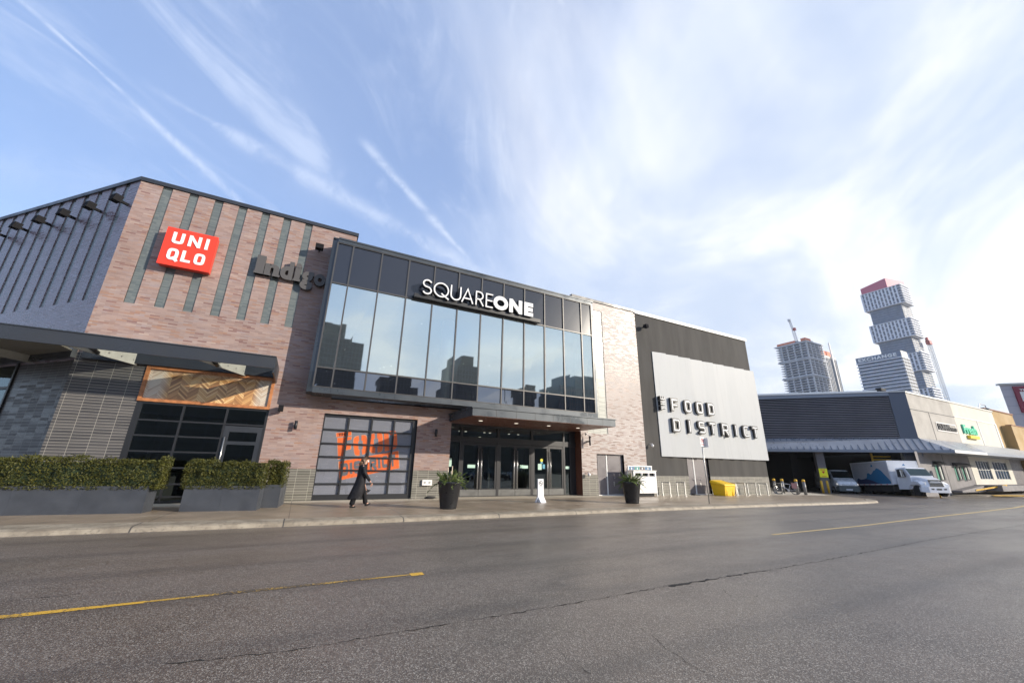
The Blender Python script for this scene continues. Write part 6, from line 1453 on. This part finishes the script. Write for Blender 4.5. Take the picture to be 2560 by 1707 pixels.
mb = MB(); loft(mb, [[(1.2, -.99, .28), (1.3, -.99, .28), (1.3, -.99, .62), (1.2, -.99, .62)], [(1.45, -.8, .26), (1.54, -.8, .26), (1.52, -.8, .78), (1.4, -.8, .78)], [(1.45, .8, .26), (1.54, .8, .26), (1.52, .8, .78), (1.4, .8, .78)], [(1.2, .99, .28), (1.3, .99, .28), (1.3, .99, .62), (1.2, .99, .62)]]); lobj('bumper', mb, 'bumper_grey', vn)
mb = MB(); mb.box(XYZ, 1.50, 1.55, .36, .48, -.26, .26); lobj('number_plate', mb, 'plate', vn)
mb = MB()
for s in (-1, 1): mb.hexa([Vector(p) for p in ((1.36, s*.56, .80), (1.5, s*.56, .80), (1.32, s*.88, .84), (1.2, s*.88, .84), (1.30, s*.56, .96), (1.42, s*.56, .96), (1.27, s*.88, .99), (1.15, s*.88, .99))])
lobjs('headlight', mb, 'lens', vn)
for x, y in ((.62, -.86), (.62, .86), (-3.4, -.86), (-3.4, .86)): wheel(vn, x, y, .36, .22)
# cars in the lot across the street, seen mirrored in the doors
def car(lab, loc, rz, col_):
    t = thing('parked_car', lab, 'car', loc, rz, group='cars parked across the street'); mb = MB()
    loft(mb, [sec(-2.2, .74, .32, .86, .14, .06), sec(-2.05, .86, .25, .98, .12, .06), sec(-1.0, .90, .22, .98, .10, .06), sec(.9, .90, .22, .94, .10, .06), sec(1.9, .86, .25, .80, .14, .08), sec(2.2, .70, .32, .66, .14, .08)]); lobj('car_body', mb, col_, t)
    mb = MB(); loft(mb, [sec(-1.75, .72, .90, 1.0, .05, .02), sec(-1.05, .76, .90, 1.42, .12, .12), sec(.1, .76, .90, 1.45, .12, .12), sec(1.0, .76, .88, .96, .04, .02)]); lobj('cabin', mb, 'windscreen', t)
    mb = MB(); mb.box(XYZ, -1.0, .15, 1.43, 1.47, -.6, .6); lobj('car_roof', mb, col_, t)
    for x, y in ((1.35, -.8), (1.35, .8), (-1.35, -.8), (-1.35, .8)): wheel(t, x, y, .33, .21)
    mb = MB()
    for s in (-1, 1): mb.box(XYZ, 2.05, 2.2, .55, .68, s*.6-.12, s*.6+.12)
    lobjs('headlight', mb, 'lens', t); return t
pm('paint_dark', (.03, .035, .045), .2, coat=.6); pm('paint_silver', (.38, .40, .42), .25, .4, coat=.5); pm('paint_blue', (.04, .07, .16), .22, coat=.6); pm('paint_red', (.25, .03, .03), .25, coat=.6)
CN = ['dark', 'silver', 'blue', 'white', 'dark', 'silver', 'red', 'dark', 'silver', 'blue', 'dark', 'white']
CMAT = dict(dark='paint_dark', silver='paint_silver', blue='paint_blue', white='truck_white', red='paint_red')
ordn = ['first', 'second', 'third', 'fourth', 'fifth', 'sixth', 'seventh', 'eighth', 'ninth', 'tenth', 'eleventh', 'twelfth']
for i in range(12):
    x = -13+i*3.6; rr_ = rad(90+random.uniform(-3, 3))
    car('%s car, %s from the left of the row mirrored in the doors' % (CN[i], ordn[i]), (x, -9.5+random.uniform(-.4, .4), 0 if x < 8 else gz(x)), rr_, CMAT[CN[i]])
# twin-headed lamp post behind the camera, mirrored in the glass box
lp = thing('street_lamp', 'tall twin headed lamp post mirrored in the right part of the glass box', 'lamp', (32, -28, gz(32))); mb = MB(); mb.tube([(32, -28, -.2), (32, -28, 15)], [.14, .08], 10); obj('pole', mb, 'galvanised', lp)
mb = MB()
for dx_ in (-1.1, -.5, .5, 1.1): mb.box(XYZ, 32+dx_-.22, 32+dx_+.22, 14.9, 15.1, -28.3, -27.7)
mb.box(XYZ, 31, 33, 14.85, 14.92, -28.05, -27.95); obj('lamp_heads', mb, 'black_metal', lp)

# ================================================================== PERSON
pm('skin', (.52, .30, .22), .5); pm('coat_black', (.012, .012, .015), .75, var=.3, vscale=5, spec=.3); pm('trouser_black', (.010, .010, .012), .8, spec=.25); pm('hair_brown', (.10, .055, .028), .5, var=.5, vscale=40); pm('mask_white', (.78, .78, .80), .6); pm('shoe_black', (.012, .012, .012), .35); pm('bag_navy', (.03, .07, .14), .5)
per = thing('person', 'person in a long black coat and white face mask walking past the sectional door', 'person', (2.15, 15.85, .12))
def skin(name, chains, m_, sub=2, parent=per):
    """chains: lists of (x,y,z,rx[,ry]) joints; a chain may start with an index of an earlier joint"""
    V = []; E = []; R_ = []
    for ch in chains:
        prev = None
        for q in ch:
            if isinstance(q, int): prev = q; continue
            V.append(q[:3]); R_.append((q[3], q[4] if len(q) > 4 else q[3]))
            if prev is not None: E.append((prev, len(V)-1))
            prev = len(V)-1
    me = bpy.data.meshes.new(name); me.from_pydata(V, E, []); o = bpy.data.objects.new(name, me); COL.objects.link(o)
    sk = o.modifiers.new('s', 'SKIN'); sk.use_smooth_shade = True; o.modifiers.new('u', 'SUBSURF').levels = sub; o.modifiers['u'].render_levels = sub
    for i, d in enumerate(me.skin_vertices[0].data): d.radius = R_[i]; d.use_root = (i == 0)
    dg = bpy.context.evaluated_depsgraph_get(); dg.update(); m2 = bpy.data.meshes.new_from_object(o.evaluated_get(dg)); bpy.data.objects.remove(o)
    m2.materials.clear(); m2.materials.append(M[m_]); m2.name = name
    for p in m2.polygons: p.use_smooth = True
    o = bpy.data.objects.new(name, m2); COL.objects.link(o); o.parent = parent; return o
# local to the base (x forward = right in the photo, -y = towards the camera)
skin('body', [
    [(-.03, 0, .93, .13, .12), (-.01, 0, 1.10, .115, .11), (-.02, 0, 1.28, .125, .14), (-.01, 0, 1.40, .10, .12), (.02, 0, 1.475, .050, .05), (.05, 0, 1.53, .052, .05), (.07, 0, 1.60, .085, .075), (.065, 0, 1.68, .072, .07)],
    [0, (-.04, -.09, .86, .10), (-.16, -.09, .48, .066), (-.27, -.10, .11, .042), (-.18, -.10, .05, .03)],
    [0, (.02, .09, .86, .10), (.17, .09, .50, .066), (.25, .10, .12, .042), (.36, .10, .09, .03)],
    [3, (-.03, -.17, 1.37, .062), (.06, -.22, 1.13, .046), (.24, -.20, .90, .034), (.29, -.19, .83, .026)],
    [3, (-.03, .17, 1.37, .062), (-.12, .22, 1.12, .046), (-.04, .22, .90, .034), (-.01, .21, .83, .026)],
    [6, (.155, 0, 1.60, .020), (.165, 0, 1.585, .012)]], 'skin')
# hands: palm plus five separate fingers
def hand(cx, cy, cz, s):
    ch = [[(cx, cy, cz, .026, .016), (cx+.02, cy, cz-.045, .030, .015)]]
    for k, (dx_, L_, b_) in enumerate(((.032, .060, .016), (.016, .070, .006), (-.002, .066, -.004), (-.018, .050, -.014))):
        ch.append([1, (cx+dx_, cy, cz-.062, .0095), (cx+dx_+b_*.4, cy+s*.006, cz-.062-L_*.5, .0085), (cx+dx_+b_*.2-.008, cy+s*.016, cz-.062-L_, .007)])
    ch.append([0, (cx+.034, cy, cz-.016, .011), (cx+.052, cy+s*.01, cz-.045, .009), (cx+.056, cy+s*.012, cz-.066, .0075)])
    return ch
skin('hand', hand(.305, -.19, .82, 1), 'skin', 1); skin('hand', hand(.0, .21, .82, -1), 'skin', 1)
skin('sleeve', [[(-.03, -.165, 1.385, .078, .07), (.0, -.215, 1.24, .072, .066), (.07, -.235, 1.12, .066, .060), (.17, -.22, .98, .058, .052), (.25, -.205, .885, .052, .048)]], 'coat_black')
skin('sleeve', [[(-.03, .165, 1.385, .078, .07), (-.08, .215, 1.24, .072, .066), (-.12, .235, 1.12, .066, .060), (-.08, .235, .98, .058, .052), (-.045, .225, .90, .052, .048)]], 'coat_black')
# coat: lofted rings, open hem swinging back and front
rnd = random.Random(4); mb = MB(); mb.smooth = True; rings = []; n = 28
for z, cx, ax, ay in ((1.47, .0, .075, .085), (1.44, -.005, .12, .16), (1.38, -.02, .15, .215), (1.28, -.025, .155, .215), (1.15, -.02, .15, .20), (1.02, -.035, .165, .20), (.92, -.045, .175, .215), (.80, -.06, .19, .225), (.66, -.085, .215, .24), (.52, -.115, .24, .25), (.40, -.14, .255, .26), (.29, -.165, .265, .265)):
    ring_ = []
    for k in range(n):
        a = 2*pi*k/n; w_ = 1+(.06*sin(5*a+z*3)+.04*sin(9*a-z*4))*max(0, 1.0-z)*1.3
        x = cx+ax*cos(a)*w_; y = ay*sin(a)*w_
        if z < .95 and abs(a-0) < .6 or (z < .95 and a > 2*pi-.6): x -= (.95-z)*.10*(1-min(a, 2*pi-a)/.6)
        ring_.append(Vector((x, y, z+(.03*sin(3*a) if z < .3 else 0))))
    rings.append(ring_)
V = [p for r_ in rings for p in r_]; mb.add(V, [(i*n+k, i*n+(k+1) % n, (i+1)*n+(k+1) % n, (i+1)*n+k) for i in range(len(rings)-1) for k in range(n)]); lobj('coat', mb, 'coat_black', per)
mb = MB(); mb.smooth = True; mb.add([Vector(p) for p in ((.12, .10, .62), (.16, -.02, .50), (.26, .10, .58), (.36, .06, .57), (.30, .12, .50), (.18, .16, .44), (.12, .12, .70))], [(0, 1, 2), (1, 4, 2), (2, 4, 3), (1, 5, 4), (0, 6, 2)]); lobj('coat_flap', mb, 'coat_black', per)
skin('trouser_leg', [[(-.06, -.09, .82, .11), (-.15, -.09, .50, .095), (-.22, -.09, .28, .095), (-.27, -.09, .06, .105)]], 'trouser_black')
skin('trouser_leg', [[(.02, .09, .82, .11), (.14, .09, .50, .09), (.19, .09, .28, .088), (.23, .09, .09, .092)]], 'trouser_black')
skin('shoe', [[(-.33, -.09, .04, .035), (-.25, -.09, .035, .042), (-.15, -.09, .028, .036), (-.11, -.09, .025, .022)]], 'shoe_black')
skin('shoe', [[(.20, .09, .05, .035), (.28, .09, .07, .04), (.37, .09, .10, .034), (.41, .09, .12, .02)]], 'shoe_black')
skin('hair', [[(.02, 0, 1.685, .088, .085), (-.02, 0, 1.64, .095, .09), (-.055, 0, 1.56, .085, .10), (-.08, -.01, 1.47, .075, .10), (-.09, -.02, 1.38, .05, .08), (-.08, -.02, 1.32, .025, .05)], [0, (.085, 0, 1.715, .05, .06), (.115, 0, 1.695, .022, .035)], [1, (.0, -.075, 1.55, .035), (-.01, -.085, 1.44, .035), (-.02, -.08, 1.34, .02)]], 'hair_brown')
skin('face_mask', [[(.10, 0, 1.585, .066, .058), (.135, 0, 1.56, .048, .042), (.12, 0, 1.53, .042, .038)]], 'mask_white')
for s in (-1, 1): mb = MB(); mb.smooth = True; mb.lathe([(0, -.012), (.010, -.006), (.012, 0), (.010, .006), (0, .012)], (.138, s*.030, 1.628), 8, 'x'); lobj('eye', mb, 'black_metal', per)
skin('shoulder_bag', [[(-.10, .20, .95, .06, .05), (-.12, .22, 1.15, .07, .05), (-.10, .2, 1.28, .05, .04)]], 'bag_navy')
# ================================================================== HAZE
mt = bpy.data.materials.new('haze_air'); mt.use_nodes = True; M['haze_air'] = mt; t_ = mt.node_tree; t_.nodes.remove(t_.nodes['Principled BSDF'])
pv_ = t_.nodes.new('ShaderNodeVolumePrincipled'); pv_.inputs['Color'].default_value = (.86, .92, 1, 1); pv_.inputs['Density'].default_value = .00018; pv_.inputs['Anisotropy'].default_value = .3
t_.links.new(pv_.outputs[0], t_.nodes['Material Output'].inputs['Volume'])
mb = MB(); mb.box(XYZ, -320, 780, -12, 218, -330, 420); tag(obj('haze', mb, 'haze_air'), kind='stuff')
